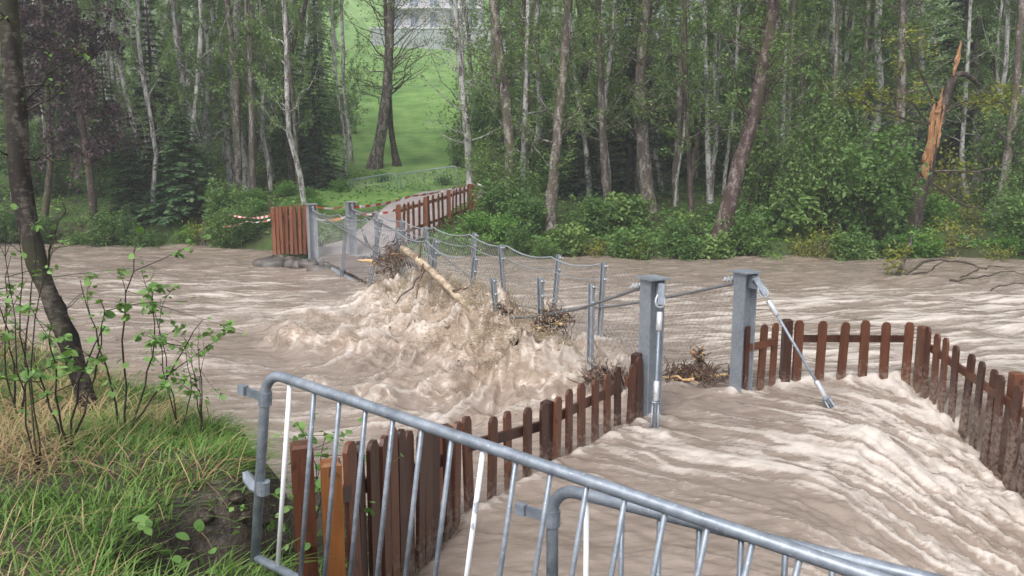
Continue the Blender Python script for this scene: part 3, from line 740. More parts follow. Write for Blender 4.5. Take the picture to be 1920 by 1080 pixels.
def make_bush(name, r, h, nst, nleaf, lsize, leaf, seed, bark='bark_dark', arch=0.5):
    rg = np.random.default_rng(seed)
    root = empty(name)
    az = rg.uniform(0, 2 * np.pi, nst); L = h * rg.uniform(0.6, 1.15, nst); sp = r * rg.uniform(0.15, 1.0, nst)
    t = np.linspace(0, 1, 6)
    P = np.zeros((nst, 6, 3))
    P[:, :, 0] = (np.cos(az) * sp)[:, None] * t[None] ** 1.2 + rg.normal(0, r * 0.12, nst)[:, None]
    P[:, :, 1] = (np.sin(az) * sp)[:, None] * t[None] ** 1.2 + rg.normal(0, r * 0.12, nst)[:, None]
    P[:, :, 2] = L[:, None] * (t[None] - arch * (sp / r)[:, None] * t[None] ** 3 * 0.7) - 0.1
    P[:, 1:, :2] += rg.normal(0, 0.03, (nst, 5, 2)) * h
    V, Q, _ = tubes(P, np.broadcast_to(0.010 * h ** 0.6 * (1 - 0.8 * t), (nst, 6)), 3)
    k = rg.integers(0, nst, nleaf); tt = rg.uniform(0.12, 1.0, nleaf) ** 0.8; i = np.minimum((tt * 5).astype(int), 4); fr = (tt * 5 - i)[:, None]
    C = P[k, i] * (1 - fr) + P[k, i + 1] * fr
    # leaves hang in small sprigs off the stems
    nsp = nst * 14; ks = (k * 14 + (tt * 14).astype(int) % 14)
    so = rg.normal(0, r * 0.17, (nsp, 3)); C = C + so[ks] + rg.normal(0, 0.05 + r * 0.035, (nleaf, 3))
    C[:, 2] = np.maximum(C[:, 2], 0.03)
    tint = np.clip(rg.uniform(0, 1, nsp)[ks] * 0.65 + rg.uniform(0, 0.35, nleaf), 0, 1)
    LV, LQ = leaf_quads(C, lsize, rg, 0.45, 0.65, 0.15)
    obj('stems', new_mesh('stems', V, Q), M[bark], root)
    obj('foliage', new_mesh('foliage', LV, LQ, attrs={'tint': np.repeat(tint, 4)}), M[leaf], root)
    return root

# ------------------------------------------------------------------ houses above the meadow
def build_houses():
    def house(name, px0, px1, zb, y, floors, wall, label):
        a, b = at(px0, 40, y), at(px1, 40, y); w = b[0] - a[0]; cx = (a[0] + b[0]) / 2
        root = empty(name, (cx, y + 4, zb)); tag(root, label, 'house')
        H = floors * 2.8
        MB().box((0, 0, H / 2), (w, 8, H)).build('wall', M[wall], root)
        m = MB()
        ov = 0.8; rz = H + 2.2
        V = [(-w / 2 - ov, -4 - ov, H + 0.02), (w / 2 + ov, -4 - ov, H + 0.02), (w / 2 + ov, 4 + ov, H + 0.02), (-w / 2 - ov, 4 + ov, H + 0.02), (-w / 2 - ov, 0, rz), (w / 2 + ov, 0, rz)]
        m.add(V, [[0, 1, 5, 4], [2, 3, 4, 5], [3, 2, 1, 0]], [[0, 4, 3], [1, 2, 5]]); m.build('roof', M['roof_tile'], root)
        for f in range(floors):
            z0 = f * 2.8
            bal = MB().box((0, -4.62, z0 + 0.08), (w * 0.98, 1.2, 0.22)).build('balcony', M['wall_white'], root)
            MB().box((0, -5.17, z0 + 0.70), (w * 0.98, 0.06, 0.10)).build('balcony_rail', M['steel_far'], bal)
            n = max(2, int(w / 2.3))
            for i in range(n):
                x = -w / 2 + (i + 0.5) * w / n
                wi = MB().box((x, -4.02, z0 + 1.35), (1.15, 0.10, 2.0)).build('window', M['wall_white'], root)
                for s in (-1, 1):
                    MB().box((x + s * 0.27, -4.08, z0 + 1.35), (0.46, 0.04, 1.8)).build('pane', M['window_glass'], wi)
        return root
    house('apartment_house', 722, 905, 18.9, 112, 3, 'wall_lilac', 'pale lilac house with white balconies seen beyond the meadow')
    house('white_house', 1118, 1330, 18.2, 118, 3, 'wall_white', 'white house showing through the trunks above the forest')
    a, b = at(690, 60, 108), at(960, 60, 108)
    w = b[0] - a[0]
    tw = empty('terrace_wall', ((a[0] + b[0]) / 2, 110, 15.0)); tag(tw, 'long grey retaining wall below the lilac house', 'wall')
    n = 9
    for i in range(n):
        MB().box((-w / 2 + (i + 0.5) * w / n, 0, 2.0), (w / n - 0.05, 0.5, 3.8)).build('panel', M['terrace_wall'], tw)
    MB().box((0, 0, 4.0), (w + 0.2, 0.7, 0.22)).build('coping', M['wall_white'], tw)
build_houses()

# ------------------------------------------------------------------ trees of the far bank
# (photo spots of the trunk base upward, distance, base radius, bark, crown options, label)
def hero(pts, y, r, bark, label, seed, leaf='leaf_spring', nl=40, llen=1.7, nleaf=4300, h0=1.6, lsize=0.085, name='alder_tree', cat='tree', group=None, top=9.5, **kw):
    W = [at(px, py, y + (dy[0] if dy else 0)) for (px, py, *dy) in pts]
    W[0][2] = float(ground_far(W[0][0], W[0][1])) - 0.12
    if W[1][2] < W[0][2] + 0.3: W[1][2] = W[0][2] + 0.6
    d = nrm(W[-1] - W[-2]); d[2] = max(d[2], 0.5)
    zt = W[0][2] + top
    if W[-1][2] < zt: 
        dd = d / d[2]; W.append(W[-1] + dd * (zt - W[-1][2]) * np.array([0.6, 0.6, 1.0]))
    P = catmull(np.array(W), 22)
    z0 = P[0, 2]; f = np.clip((P[:, 2] - z0) / top, 0, 1)
    rad = 0.86 * r * (1 - 0.62 * f) * (1 + 0.55 * np.exp(-f * 22))
    ck = dict(h0=h0, h1=top * 0.97, nl=nl, llen=llen, nt=7, nleaf=nleaf, lsize=lsize); ck.update(kw)
    return make_tree(name, P, rad, bark, leaf, label, cat, group, seed, ck)

hero([(458, 368), (448, 250), (437, 140), (446, 0)], 27.0, 0.235, 'bark_birch', 'thick white birch trunk, the stoutest of the clump above the far bank', 101, nl=26, h0=2.4, name='birch_tree')
hero([(437, 366), (425, 240), (412, 110), (395, 0)], 27.4, 0.15, 'bark_birch', 'slimmer birch trunk leaning left beside the stoutest white birch', 102, nl=24, h0=2.4, name='birch_tree')
hero([(408, 345), (372, 262), (342, 150), (322, 0)], 26.0, 0.125, 'bark_birch', 'white birch bending left above the young green spruce', 103, nl=24, name='birch_tree')
hero([(272, 330), (252, 240), (228, 140), (212, 30)], 25.0, 0.10, 'bark_birch', 'thin pale birch rising in front of the dark spruce', 104, nl=20, nleaf=2200, name='birch_tree')
hero([(513, 345), (505, 250), (520, 120), (512, 0)], 29.0, 0.10, 'bark_birch', 'slender birch standing right of the white birch clump', 105, nl=22, name='birch_tree')
hero([(548, 350), (538, 220), (548, 90), (575, 0)], 28.0, 0.12, 'bark_dark', 'dark trunk leaning over the dark spruce by the path', 106, nl=30, h0=2.0)
hero([(702, 322), (722, 200), (730, 90), (734, 0)], 32.0, 0.27, 'bark_alder', 'stout brown trunk rising beside the green meadow', 107, nl=60, llen=2.8, nleaf=3600, h0=2.6, elev=0.45, bend=0.1, name='alder_tree')
hero([(745, 318), (732, 230), (728, 120), (722, 0)], 32.6, 0.15, 'bark_dark', 'thinner dark stem grown up against the stout meadow trunk', 108, nl=40, llen=2.4, nleaf=1300, h0=2.2)
hero([(884, 345), (874, 230), (862, 110), (852, 0)], 27.5, 0.155, 'bark_birch', 'pale birch at the right-hand edge of the meadow', 109, nl=50, llen=2.2, nleaf=2200, name='birch_tree')
hero([(962, 392), (956, 270), (945, 160), (925, 0)], 24.2, 0.22, 'bark_alder', 'mossy alder holding the end of the barrier tape', 110, nl=36, nleaf=3600)
hero([(978, 380), (982, 270), (986, 160), (990, 0)], 24.8, 0.11, 'bark_birch', 'thin birch stem just behind the taped alder', 111, nl=26, name='birch_tree')
hero([(1030, 452), (1038, 330), (1050, 200), (1066, 0)], 21.4, 0.185, 'bark_alder', 'mottled alder on the bank edge where the shrubs begin', 112, nl=40, nleaf=4200)
hero([(1106, 360), (1098, 270), (1082, 170), (1070, 40)], 26.0, 0.105, 'bark_birch', 'slim pale birch leaning left in front of the dark spruces', 113, nl=26, name='birch_tree')
hero([(1142, 410), (1132, 290), (1128, 180), (1122, 30)], 23.6, 0.145, 'bark_alder', 'straight grey alder between the two dark spruces', 114, nl=36, nleaf=3600)
hero([(1218, 392), (1206, 280), (1200, 160), (1212, 0)], 24.0, 0.25, 'bark_alder', 'thick grey-brown alder with tufts of moss at its foot', 115, nl=40, nleaf=3600, h0=2.2)
hero([(1346, 486), (1376, 350), (1418, 190), (1452, 0)], 20.0, 0.25, 'bark_red', 'reddish brown alder leaning out from the waterline', 116, nl=44, nleaf=4600, h0=3.0, llen=2.0)
hero([(1300, 470), (1296, 380), (1290, 250), (1285, 90)], 21.5, 0.09, 'bark_dark', 'thin dark stem left of the leaning red alder', 117, nl=30, nleaf=3000)
hero([(1332, 400), (1328, 300), (1325, 160), (1320, 0)], 25.0, 0.11, 'bark_birch', 'narrow grey birch behind the leaning red alder', 118, nl=28, name='birch_tree')
hero([(1462, 400), (1466, 280), (1470, 160), (1478, 0)], 24.5, 0.10, 'bark_birch', 'smooth pale stem between the leaning alder and the shrubs', 119, nl=30, name='birch_tree')
hero([(1562, 420), (1560, 300), (1566, 160), (1572, 0)], 24.0, 0.085, 'bark_alder', 'thin mottled stem rising out of the broad green shrubs', 120, nl=34, nleaf=4200)
hero([(1690, 400), (1688, 280), (1690, 160), (1694, 0)], 23.5, 0.185, 'bark_alder', 'grey alder standing left of the snapped tree', 121, nl=36, leaf='leaf_spring', nleaf=3200)
hero([(1870, 405), (1890, 290), (1905, 180), (1915, 0)], 23.0, 0.16, 'bark_alder', 'grey alder leaning right past the snapped tree', 122, nl=34, nleaf=3000)
hero([(1808, 400), (1804, 280), (1812, 160), (1820, 0)], 25.5, 0.09, 'bark_birch', 'thin pale stem behind the snapped tree', 123, nl=28, name='birch_tree')
hero([(1612, 390), (1624, 280), (1640, 150), (1668, 0)], 26.5, 0.12, 'bark_dark', 'dark stem slanting up behind the shrub thicket', 124, nl=30)
# purple-leaved hanging trees at the left
hero([(178, 420), (165, 300), (150, 200), (140, 0)], 22.5, 0.14, 'bark_dark', 'dark tree with drooping purple-brown foliage, the fuller of two', 130, leaf='leaf_purple', nl=60, llen=1.6, nleaf=9000, lsize=0.125, droop=0.75, elev=0.6, h0=2.6, name='purple_tree')
hero([(80, 430), (95, 300), (88, 160), (80, 0)], 23.4, 0.11, 'bark_dark', 'thinner purple-brown drooping tree behind the near leaning trunk', 131, leaf='leaf_purple', nl=46, llen=1.5, nleaf=7000, lsize=0.12, droop=0.7, elev=0.6, h0=3.0, name='purple_tree')
hero([(30, 425), (28, 300), (36, 160), (40, 0)], 24.5, 0.10, 'bark_alder', 'grey stem half hidden behind the near leaning trunk', 132, nl=30, nleaf=3600)

# background forest: one tree of each kind, then copies with their parts
def bg_proto(name, bark, leaf, h, r, seed, nl, nleaf, llen, lsize):
    rg = np.random.default_rng(seed); P = np.zeros((14, 3)); P[:, 2] = np.linspace(-0.3, h, 14)
    P[:, 0] = np.cumsum(rg.normal(0, 0.10, 14)); P[:, 1] = np.cumsum(rg.normal(0, 0.10, 14)); P[:, :2] -= P[0, :2]
    f = np.linspace(0, 1, 14)
    root = empty(name)
    V, Q = trunk_mesh(P, r * (1 - 0.7 * f), 8, rg); obj('trunk', new_mesh('trunk', V, Q, smooth=True), M[bark], root)
    br, lv = crown(P, r, 1.6, h * 0.97, nl, llen, 6, nleaf, lsize, rg)
    obj('branches', new_mesh('branches', br[0], br[1]), M[bark], root)
    obj('foliage', new_mesh('foliage', lv[0], lv[1], attrs={'tint': lv[2]}), M[leaf], root)
    return root
LB = {0: ('slim pale birch', 'pale birches'), 1: ('grey mottled alder', 'grey alders'),
      2: ('dark-barked leafy tree', 'dark-barked trees')}
protos = [bg_proto('birch_tree', 'bark_birch', 'leaf_spring', 15, 0.13, 201, 40, 4600, 1.8, 0.12), bg_proto('alder_tree', 'bark_alder', 'leaf_spring', 16, 0.16, 202, 42, 4900, 2.0, 0.12),
          bg_proto('alder_tree', 'bark_dark', 'leaf_bush', 14, 0.14, 203, 44, 5200, 2.0, 0.12)]
spots = []
rs = np.random.default_rng(99)
tries = 0
while len(spots) < 100 and tries < 6000:
    tries += 1
    y = 25.5 + 55 * rs.uniform(0, 1) ** 1.5; u = rs.uniform(-0.85, 0.85); x = u * y
    if -0.205 < u < -0.045 and (y > 27 or y < 27): continue
    if y < 27 and -0.3 < u < 0.0: continue
    if y > 36 and 0.10 < u < 0.24 and rs.uniform() < 0.8: continue
    if any((x - a) ** 2 + (y - b) ** 2 < (0.9 + 0.02 * y) ** 2 for a, b in spots): continue
    spots.append((x, y))
thin = []
for u in list(rs.uniform(-0.62, -0.225, 24)) + list(rs.uniform(-0.03, 0.62, 52)) + [-0.205, -0.198, -0.055, -0.045]:
    y = rs.uniform(23.5, 34) if not -0.24 < u < -0.035 else rs.uniform(30, 42)
    thin.append((u * y, y))
spots = spots + thin
used = [False] * 3
for i, (x, y) in enumerate(spots):
    k = int(rs.choice([0, 1, 2], p=[0.46, 0.36, 0.18] if i < len(spots) - len(thin) else [0.68, 0.28, 0.04]))
    o = protos[k] if not used[k] else copy_tree(protos[k]); used[k] = True
    s = rs.uniform(0.75, 1.15)
    o.location = (x, y, float(ground_far(x, y)) - 0.05); o.scale = (s, s, s * rs.uniform(0.95, 1.1))
    if i >= len(spots) - len(thin): q = rs.uniform(0.42, 0.7); o.scale = (q, q, s)
    o.rotation_euler = (rs.normal(0, 0.05), rs.normal(0, 0.05), rs.uniform(0, 6.28))
    tag(o, LB[k][0] + ' ' + zone(x, y), 'tree', LB[k][1] + ' ' + zone(x, y))

# spruces
sp_dark = make_spruce('spruce_tree', 8.0, 1.9, 34, 'needle_dark', 301, 22)
sp_tall = make_spruce('spruce_tree', 13.0, 2.3, 44, 'needle_dark', 302, 24)
sp_young = make_spruce('spruce_tree', 3.4, 1.45, 26, 'needle_young', 303, 34)
firsts = {}
def spruce(proto, px, y, s, label, group=None, dz=0.0, sx=1.0):
    x = at(px, 300, y)[0]
    o = proto if id(proto) not in firsts else copy_tree(proto); firsts[id(proto)] = 1
    o.location = (x, y, float(ground_far(x, y)) - 0.05 + dz); o.scale = (s * sx, s * sx, s); o.rotation_euler = (0, 0, rs.uniform(0, 6.28))
    tag(o, label, 'spruce', group); return o
spruce(sp_young, 345, 23.6, 1.0, 'young bright green spruce leaning over the far waterline')
spruce(sp_young, 245, 23.9, 0.75, 'small green spruce beside the larger young spruce', sx=1.1)
spruce(sp_dark, 295, 25.6, 0.82, 'tall dark spruce rising behind the young green spruce')
spruce(sp_dark, 205, 26.2, 0.6, 'shorter dark spruce crowded against the tall one at the purple tree')
spruce(sp_dark, 592, 27.4, 0.62, 'dark bushy spruce at the left verge of the gravel path', sx=1.1)
spruce(sp_dark, 548, 30.5, 0.8, 'dark spruce standing behind the bushy one at the path')
spruce(sp_dark, 1090, 26.4, 0.62, 'dark spruce left of the straight grey alder', sx=1.15)
spruce(sp_dark, 1180, 26.8, 0.95, 'taller dark spruce left of the thick grey-brown alder')
spruce(sp_dark, 1010, 29.0, 0.55, 'small dark spruce behind the mottled alder', sx=1.2)
spruce(sp_tall, 1790, 29.0, 0.9, 'tall dark spruce filling the gap behind the snapped tree')
spruce(sp_tall, 1620, 34.0, 0.85, 'dark spruce deep in the far-bank wood', 'spruces deep in the wood')
for px, y, s in ((1380, 36, 0.8), (120, 33, 0.9), (30, 36, 1.0), (1250, 40, 0.7), (1880, 35, 0.9), (600, 44, 0.75), (960, 44, 0.6), (430, 40, 0.85), (1500, 46, 0.9)):
    spruce(sp_tall, px, y, s, 'dark spruce deep in the far-bank wood', 'spruces deep in the wood')

# the snapped tree with raw orange wood
def build_snapped():
    y = 21.0
    W = [at(1706, 430, y), at(1722, 370, y), at(1738, 312, y), at(1752, 250, y)]
    W[0][2] = float(ground_far(W[0][0], y)) - 0.1
    P = catmull(np.array(W), 12); base = P[0].copy()
    root = empty('snapped_tree', tuple(base)); tag(root, 'snapped alder with long orange splinters of raw wood on its stump', 'broken tree')
    rg = np.random.default_rng(5)
    V, Q = trunk_mesh(P - base, np.linspace(0.24, 0.16, 12), 10, rg); obj('trunk', new_mesh('trunk', V, Q, smooth=True), M['bark_dark'], root)
    def splinter(a, b, w, seed):
        A, B = at(*a, y - 0.16) - base, at(*b, y - 0.12) - base
        n = 10; t = np.linspace(0, 1, n); r2 = np.random.default_rng(seed)
        C = A[None] + (B - A)[None] * t[:, None] + r2.normal(0, 0.012, (n, 3))
        rad = w * np.interp(t, [0, 0.12, 0.45, 0.8, 1], [0.3, 0.8, 1, 0.75, 0.08])
        V, Q, T = tubes(C[None], rad[None], 6, True); V = V + r2.normal(0, 0.012, V.shape)
        obj('splinter', new_mesh('splinter', V, Q, T), M['split_wood'], root)
    splinter((1734, 345), (1752, 195), 0.085, 1); splinter((1745, 300), (1768, 165), 0.055, 2); splinter((1729, 330), (1741, 260), 0.07, 3)
    splinter((1755, 215), (1764, 185), 0.06, 4)
    for q in range(9):
        x0 = 1730 + 26 * (q / 8) + rg.normal(0, 3); y0 = 335 - 8 * q + rg.normal(0, 6); ln = rg.uniform(40, 120); splinter((x0, y0), (x0 + ln * rg.uniform(0.08, 0.22), y0 - ln), rg.uniform(0.018, 0.04), 40 + q)
    # a second shard hangs on the broken top, which leans against the stump
    top = catmull(np.array([at(1762, 235, y) - base, at(1785, 150, y) - base, at(1812, 140, y) - base, at(1835, 160, y + 0.3) - base]), 10)
    V, Q = trunk_mesh(top, np.linspace(0.12, 0.05, 10), 8, rg); obj('broken_top', new_mesh('broken_top', V, Q, smooth=True), M['bark_dark'], root)
    splinter((1788, 140), (1803, 78), 0.055, 6)
    br = []; lc = []
    for (a, m, b) in (((1735, 335), (1660, 385), (1560, 452)), ((1742, 322), (1830, 320), (1925, 300)), ((1740, 330), (1690, 345), (1655, 330)), ((1745, 340), (1800, 380), (1880, 402)), ((1730, 350), (1640, 360), (1600, 330)),
                      ((1760, 240), (1700, 190), (1640, 175)), ((1760, 220), (1830, 180), (1870, 175)), ((1752, 240), (1640, 205), (1560, 165)), ((1758, 215), (1720, 120), (1690, 60)), ((1790, 200), (1860, 190), (1900, 205))):
        p = catmull(np.array([at(*a, y) - base, at(*m, y - 0.5) - base, at(*b, y - 0.9) - base]), 9); p[1:] += rg.normal(0, 0.03, (8, 3)); br.append(p)
        if a[1] < 300: lc.append(p)
    B = tubes(np.array(br), np.broadcast_to(np.linspace(0.035, 0.008, 9), (len(br), 9)), 5)
    obj('branches', new_mesh('branches', B[0], B[1], smooth=True), M['bark_dark'], root)
    n = 1500; k = rg.integers(0, len(lc), n); tt = rg.uniform(3.0, 8, n); i = np.minimum(tt.astype(int), 7); f = (tt - i)[:, None]; LC = np.array(lc)
    cl = rg.normal(0, 1, (len(lc) * 16, 3)) * np.array([0.25, 0.2, 0.13]); kk = k * 16 + (tt * 2).astype(int)
    C = LC[k, i] * (1 - f) + LC[k, i + 1] * f + cl[kk] + rg.normal(0, 0.09, (n, 3))
    LV, LQ = leaf_quads(C, 0.085, rg, 0.3, 0.65)
    obj('foliage', new_mesh('foliage', LV, LQ, attrs={'tint': np.repeat(rg.uniform(0, 1, n), 4)}), M['leaf_yellow'], root)
build_snapped()

# ------------------------------------------------------------------ shrubs of the far bank
bush_extra = [make_bush('shrub', 0.9, 1.5, 34, 520, 0.10, 'leaf_yellow', 405, 'bark_alder', 0.7), make_bush('shrub', 0.8, 1.2, 16, 1500, 0.17, 'leaf_spring', 406)]
bush_p = [make_bush('shrub', 1.0, 1.5, 26, 3800, 0.12, 'leaf_bush', 401), make_bush('shrub', 1.1, 2.2, 30, 4600, 0.115, 'leaf_bush', 402),
          make_bush('shrub', 0.8, 1.0, 22, 2800, 0.11, 'herb', 403), make_bush('shrub', 1.0, 2.6, 24, 2800, 0.095, 'leaf_spring', 404)] + bush_extra
BL = ['rounded green shrub', 'tall arching green shrub', 'low bright green shrub', 'loose pale sapling thicket', 'nearly bare twiggy brown shrub', 'broad-leaved pale green shrub']
BG = ['rounded green shrubs', 'tall arching shrubs', 'low bright shrubs', 'pale sapling thickets', 'twiggy brown shrubs', 'broad-leaved shrubs']
bused = [False] * 6
def bush(k, x, y, s, sz=1.0, label=None):
    o = bush_p[k] if not bused[k] else copy_tree(bush_p[k]); bused[k] = True
    o.location = (x, y, float(ground_far(x, y)) - 0.05); o.scale = (s, s, s * sz); o.rotation_euler = (0, 0, rs.uniform(0, 6.28))
    zn = zone(x, y); wl = ' by the water' if y - float(far_edge_y(x)) < 1.2 and y < 29 else ''
    tag(o, label or BL[k] + wl + ' ' + zn, 'shrub', None if label else BG[k] + wl + ' ' + zn)
# along the waterline
for i, x in enumerate(np.arange(0.2, 16.5, 0.62)):
    y = float(far_edge_y(x)) + rs.uniform(-0.15, 0.35); k = int(rs.choice([0, 1, 2, 4, 5], p=[0.28, 0.10, 0.27, 0.2, 0.15])); bush(k, x + rs.normal(0, 0.2), y, rs.uniform(0.4, 0.85))
for x in np.arange(1.0, 18, 0.95):
    y = float(far_edge_y(x)) + rs.uniform(1.5, 3.2); bush(int(rs.choice([0, 1, 2, 3, 4, 5], p=[0.2, 0.1, 0.2, 0.15, 0.2, 0.15])), x + rs.normal(0, 0.3), y, rs.uniform(0.45, 0.9) if x < 6.5 or x > 10.4 else rs.uniform(0.8, 1.2))
for x in (8.2, 9.2, 7.4, 10.0, 8.8):   # the broad thicket of the right bank
    bush(int(rs.choice([1, 3, 5])), x, float(far_edge_y(x)) + rs.uniform(0.8, 2.6), rs.uniform(0.85, 1.25), rs.uniform(0.85, 1.2))
for x in np.arange(6.8, 16, 1.5):
    bush(int(rs.choice([1, 3, 4])), x + rs.normal(0, 0.3), float(far_edge_y(x)) + rs.uniform(3.0, 5.0), rs.uniform(0.9, 1.3), 1.15)
for x in np.arange(-17, -6.6, 0.75):
    bush(int(rs.choice([0, 1, 2, 3], p=[0.35, 0.3, 0.2, 0.15])), x + rs.normal(0, 0.2), float(far_edge_y(x)) + rs.uniform(-0.1, 0.4), rs.uniform(0.4, 0.75))
for x in np.arange(-19, -9.5, 0.9):
    bush(int(rs.choice([0, 1, 3])), x + rs.normal(0, 0.3), float(far_edge_y(x)) + rs.uniform(1.6, 3.8), rs.uniform(0.6, 1.05), 1.1)
for (x, y, k, s) in ((-8.0, 25.0, 2, 0.46), (-7.2, 25.8, 2, 0.52), (-6.4, 25.2, 2, 0.46), (-7.6, 23.8, 2, 0.41), (-6.6, 23.4, 2, 0.38), (-5.9, 24.2, 2, 0.41), (-6.9, 22.6, 2, 0.35), (-5.7, 26.6, 2, 0.46), (-9.0, 24.6, 2, 0.46),
                     (-0.4, 22.6, 0, 0.8), (0.1, 23.6, 3, 0.8), (-0.6, 25.2, 3, 0.8), (0.5, 21.2, 0, 0.75), (-1.0, 27.6, 3, 0.75), (-0.2, 20.7, 2, 0.7), (-0.9, 21.4, 2, 0.6), (1.0, 25.5, 1, 0.8), (-2.4, 28.2, 2, 0.4), (-4.6, 28.6, 2, 0.4), (-1.3, 29.0, 3, 0.7), (-2.2, 33.0, 3, 0.8)):
    bush(k, x, y, s)
bush(1, -8.05, 22.5, 0.72); bush(0, -7.5, 22.0, 0.6); bush(4, -8.6, 22.3, 0.7)
# deeper understory
for i in range(36):
    y = rs.uniform(28, 48); u = rs.uniform(-0.75, 0.75)
    if -0.2 < u < -0.05: continue
    bush(int(rs.choice([0, 1, 3], p=[0.25, 0.3, 0.45])), u * y, y, rs.uniform(1.0, 1.8), 1.2)

# herbs, leaf litter greenery of the far bank: nobody could count it
def build_herbs():
    n = 62000; y = 19 + 22 * rng.uniform(0, 1, n) ** 1.6; x = rng.uniform(-0.85, 0.85, n) * y
    d = y - far_edge_y(x); dens = 0.55 + 0.9 * fbm(x * 0.6, y * 0.6, 3, 90)
    pc = np.array(catmull([(*p, 0) for p in PATH_C], 60))[:, :2]
    dp = np.min(np.hypot(x[:, None] - pc[None, :, 0], y[:, None] - pc[None, :, 1]), axis=1)
    k = (d > 0.35) & ~((y > 31) & (x / y > -0.2) & (x / y < -0.05)) & (rng.uniform(0, 1, n) < dens) & (dp > 1.15)
    x, y = x[k], y[k]; n = len(x)
    C = np.stack([x, y, ground_far(x, y) + rng.uniform(0.02, 0.28, n) * (0.6 + 0.8 * fbm(x * 0.8, y * 0.8, 2, 92))], 1)
    V, Q = leaf_quads(C, 0.13, rng, 0.4, 0.6)
    tint = np.clip(0.5 + 0.8 * fbm(x * 0.7, y * 0.7, 3, 95) + rng.normal(0, 0.18, n), 0, 1)
    tag(obj('ground_herbs', new_mesh('ground_herbs', V, Q, attrs={'tint': np.repeat(tint, 4)}), M['herb']), 'bright green herbs covering the far bank under the trees', 'undergrowth', kind='stuff')
build_herbs()
# far-off wood on the hillside
def build_far_wood():
    n = 340; y = rng.uniform(70, 175, n); u = rng.uniform(-0.9, 0.9, n)
    k = ~((u > -0.21) & (u < -0.03) & (y < 150)) & ~((u > 0.06) & (u < 0.3) & (y < 140)); y, u = y[k], u[k]; x = u * y; n = len(x)
    z = ground_far(x, y); h = rng.uniform(9, 17, n)
    t = np.linspace(0, 1, 4); P = np.zeros((n, 4, 3)); P[:, :, 0] = x[:, None] + rng.normal(0, 0.3, (n, 4)); P[:, :, 1] = y[:, None]; P[:, :, 2] = z[:, None] - 0.5 + h[:, None] * t[None]
    V, Q, _ = tubes(P, np.broadcast_to(np.linspace(0.2, 0.05, 4), (n, 4)), 5)
    nl = 46000; kk = rng.integers(0, n, nl); f = rng.uniform(0.08, 1.0, nl); rr = 2.4 * (1.05 - f) ** 0.6 * np.sqrt(rng.uniform(0, 1, nl)); a = rng.uniform(0, 6.28, nl)
    C = np.stack([x[kk] + rr * np.cos(a), y[kk] + rr * np.sin(a), z[kk] + h[kk] * f], 1)
    LV, LQ = leaf_quads(C, 0.42, rng, 0.5, 0.6)
    o = empty('distant_wood', (0, 110, 15)); tag(o, 'distant leafy wood covering the hillside behind the houses', 'wood', kind='stuff')
    a1 = obj('trunks', new_mesh('trunks', V, Q), M['bark_alder'], o); a2 = obj('foliage', new_mesh('foliage', LV, LQ, attrs={'tint': np.repeat(np.clip(rng.uniform(0, 1, n)[kk] * 0.7 + rng.uniform(0, 0.3, nl), 0, 1), 4)}), M['leaf_spring'], o)
    for a in (a1, a2): a['kind'] = 'stuff'; a.matrix_parent_inverse = o.matrix_basis.inverted()
build_far_wood()

# ------------------------------------------------------------------ fences
def picket_mesh(w, th, h, name='picket'):
    """flat picket with clipped rounded head, base at z=0"""
    prof = [(-w / 2, 0), (w / 2, 0), (w / 2, h - w * 0.42), (w * 0.30, h - w * 0.06), (w * 0.12, h), (-w * 0.12, h), (-w * 0.30, h - w * 0.06), (-w / 2, h - w * 0.42)]
    n = len(prof); V = [(x, -th / 2, z) for x, z in prof] + [(x, th / 2, z) for x, z in prof]
    T = []; Q = []
    for i in range(1, n - 1): T.append([0, i, i + 1]); T.append([n, n + i + 1, n + i])
    for i in range(n): j = (i + 1) % n; Q.append([j, i, n + i, n + j])
    return new_mesh(name, V, Q, T)
PM = {}
def picket(parent, p, ang, h, mat, w=0.088, th=0.024, lean=(0, 0)):
    k = (round(h, 2), mat, w)
    if k not in PM:
        PM[k] = picket_mesh(w, th, h); PM[k].materials.append(M[mat])
    return obj('picket', PM[k], None, parent, tuple(p), (lean[0], lean[1], ang))
def post(parent, p, size, h, mat, ang=0, name='post'):
    m = MB(); s = size / 2; b = size * 0.14
    V = [(-s, -s, 0), (s, -s, 0), (s, s, 0), (-s, s, 0), (-s, -s, h - b), (s, -s, h - b), (s, s, h - b), (-s, s, h - b), (-s + b, -s + b, h), (s - b, -s + b, h), (s - b, s - b, h), (-s + b, s - b, h)]
    Q = [[3, 2, 1, 0], [0, 1, 5, 4], [1, 2, 6, 5], [2, 3, 7, 6], [3, 0, 4, 7], [4, 5, 9, 8], [5, 6, 10, 9], [6, 7, 11, 10], [7, 4, 8, 11], [8, 9, 10, 11]]
    m.add(V, Q); return m.build(name, M[mat], parent, loc=tuple(p), rot=(0, 0, ang))
def rail(parent, a, b, mat, h=0.075, th=0.032):
    a, b = np.asarray(a, float), np.asarray(b, float); L = float(np.linalg.norm(b - a)); d = (b - a) / L
    ang = math.atan2(d[1], d[0]); el = math.asin(d[2])
    return MB().box((L / 2, 0, 0), (L, th, h)).build('rail', M[mat], parent, loc=tuple(a), rot=(0, -el, ang))
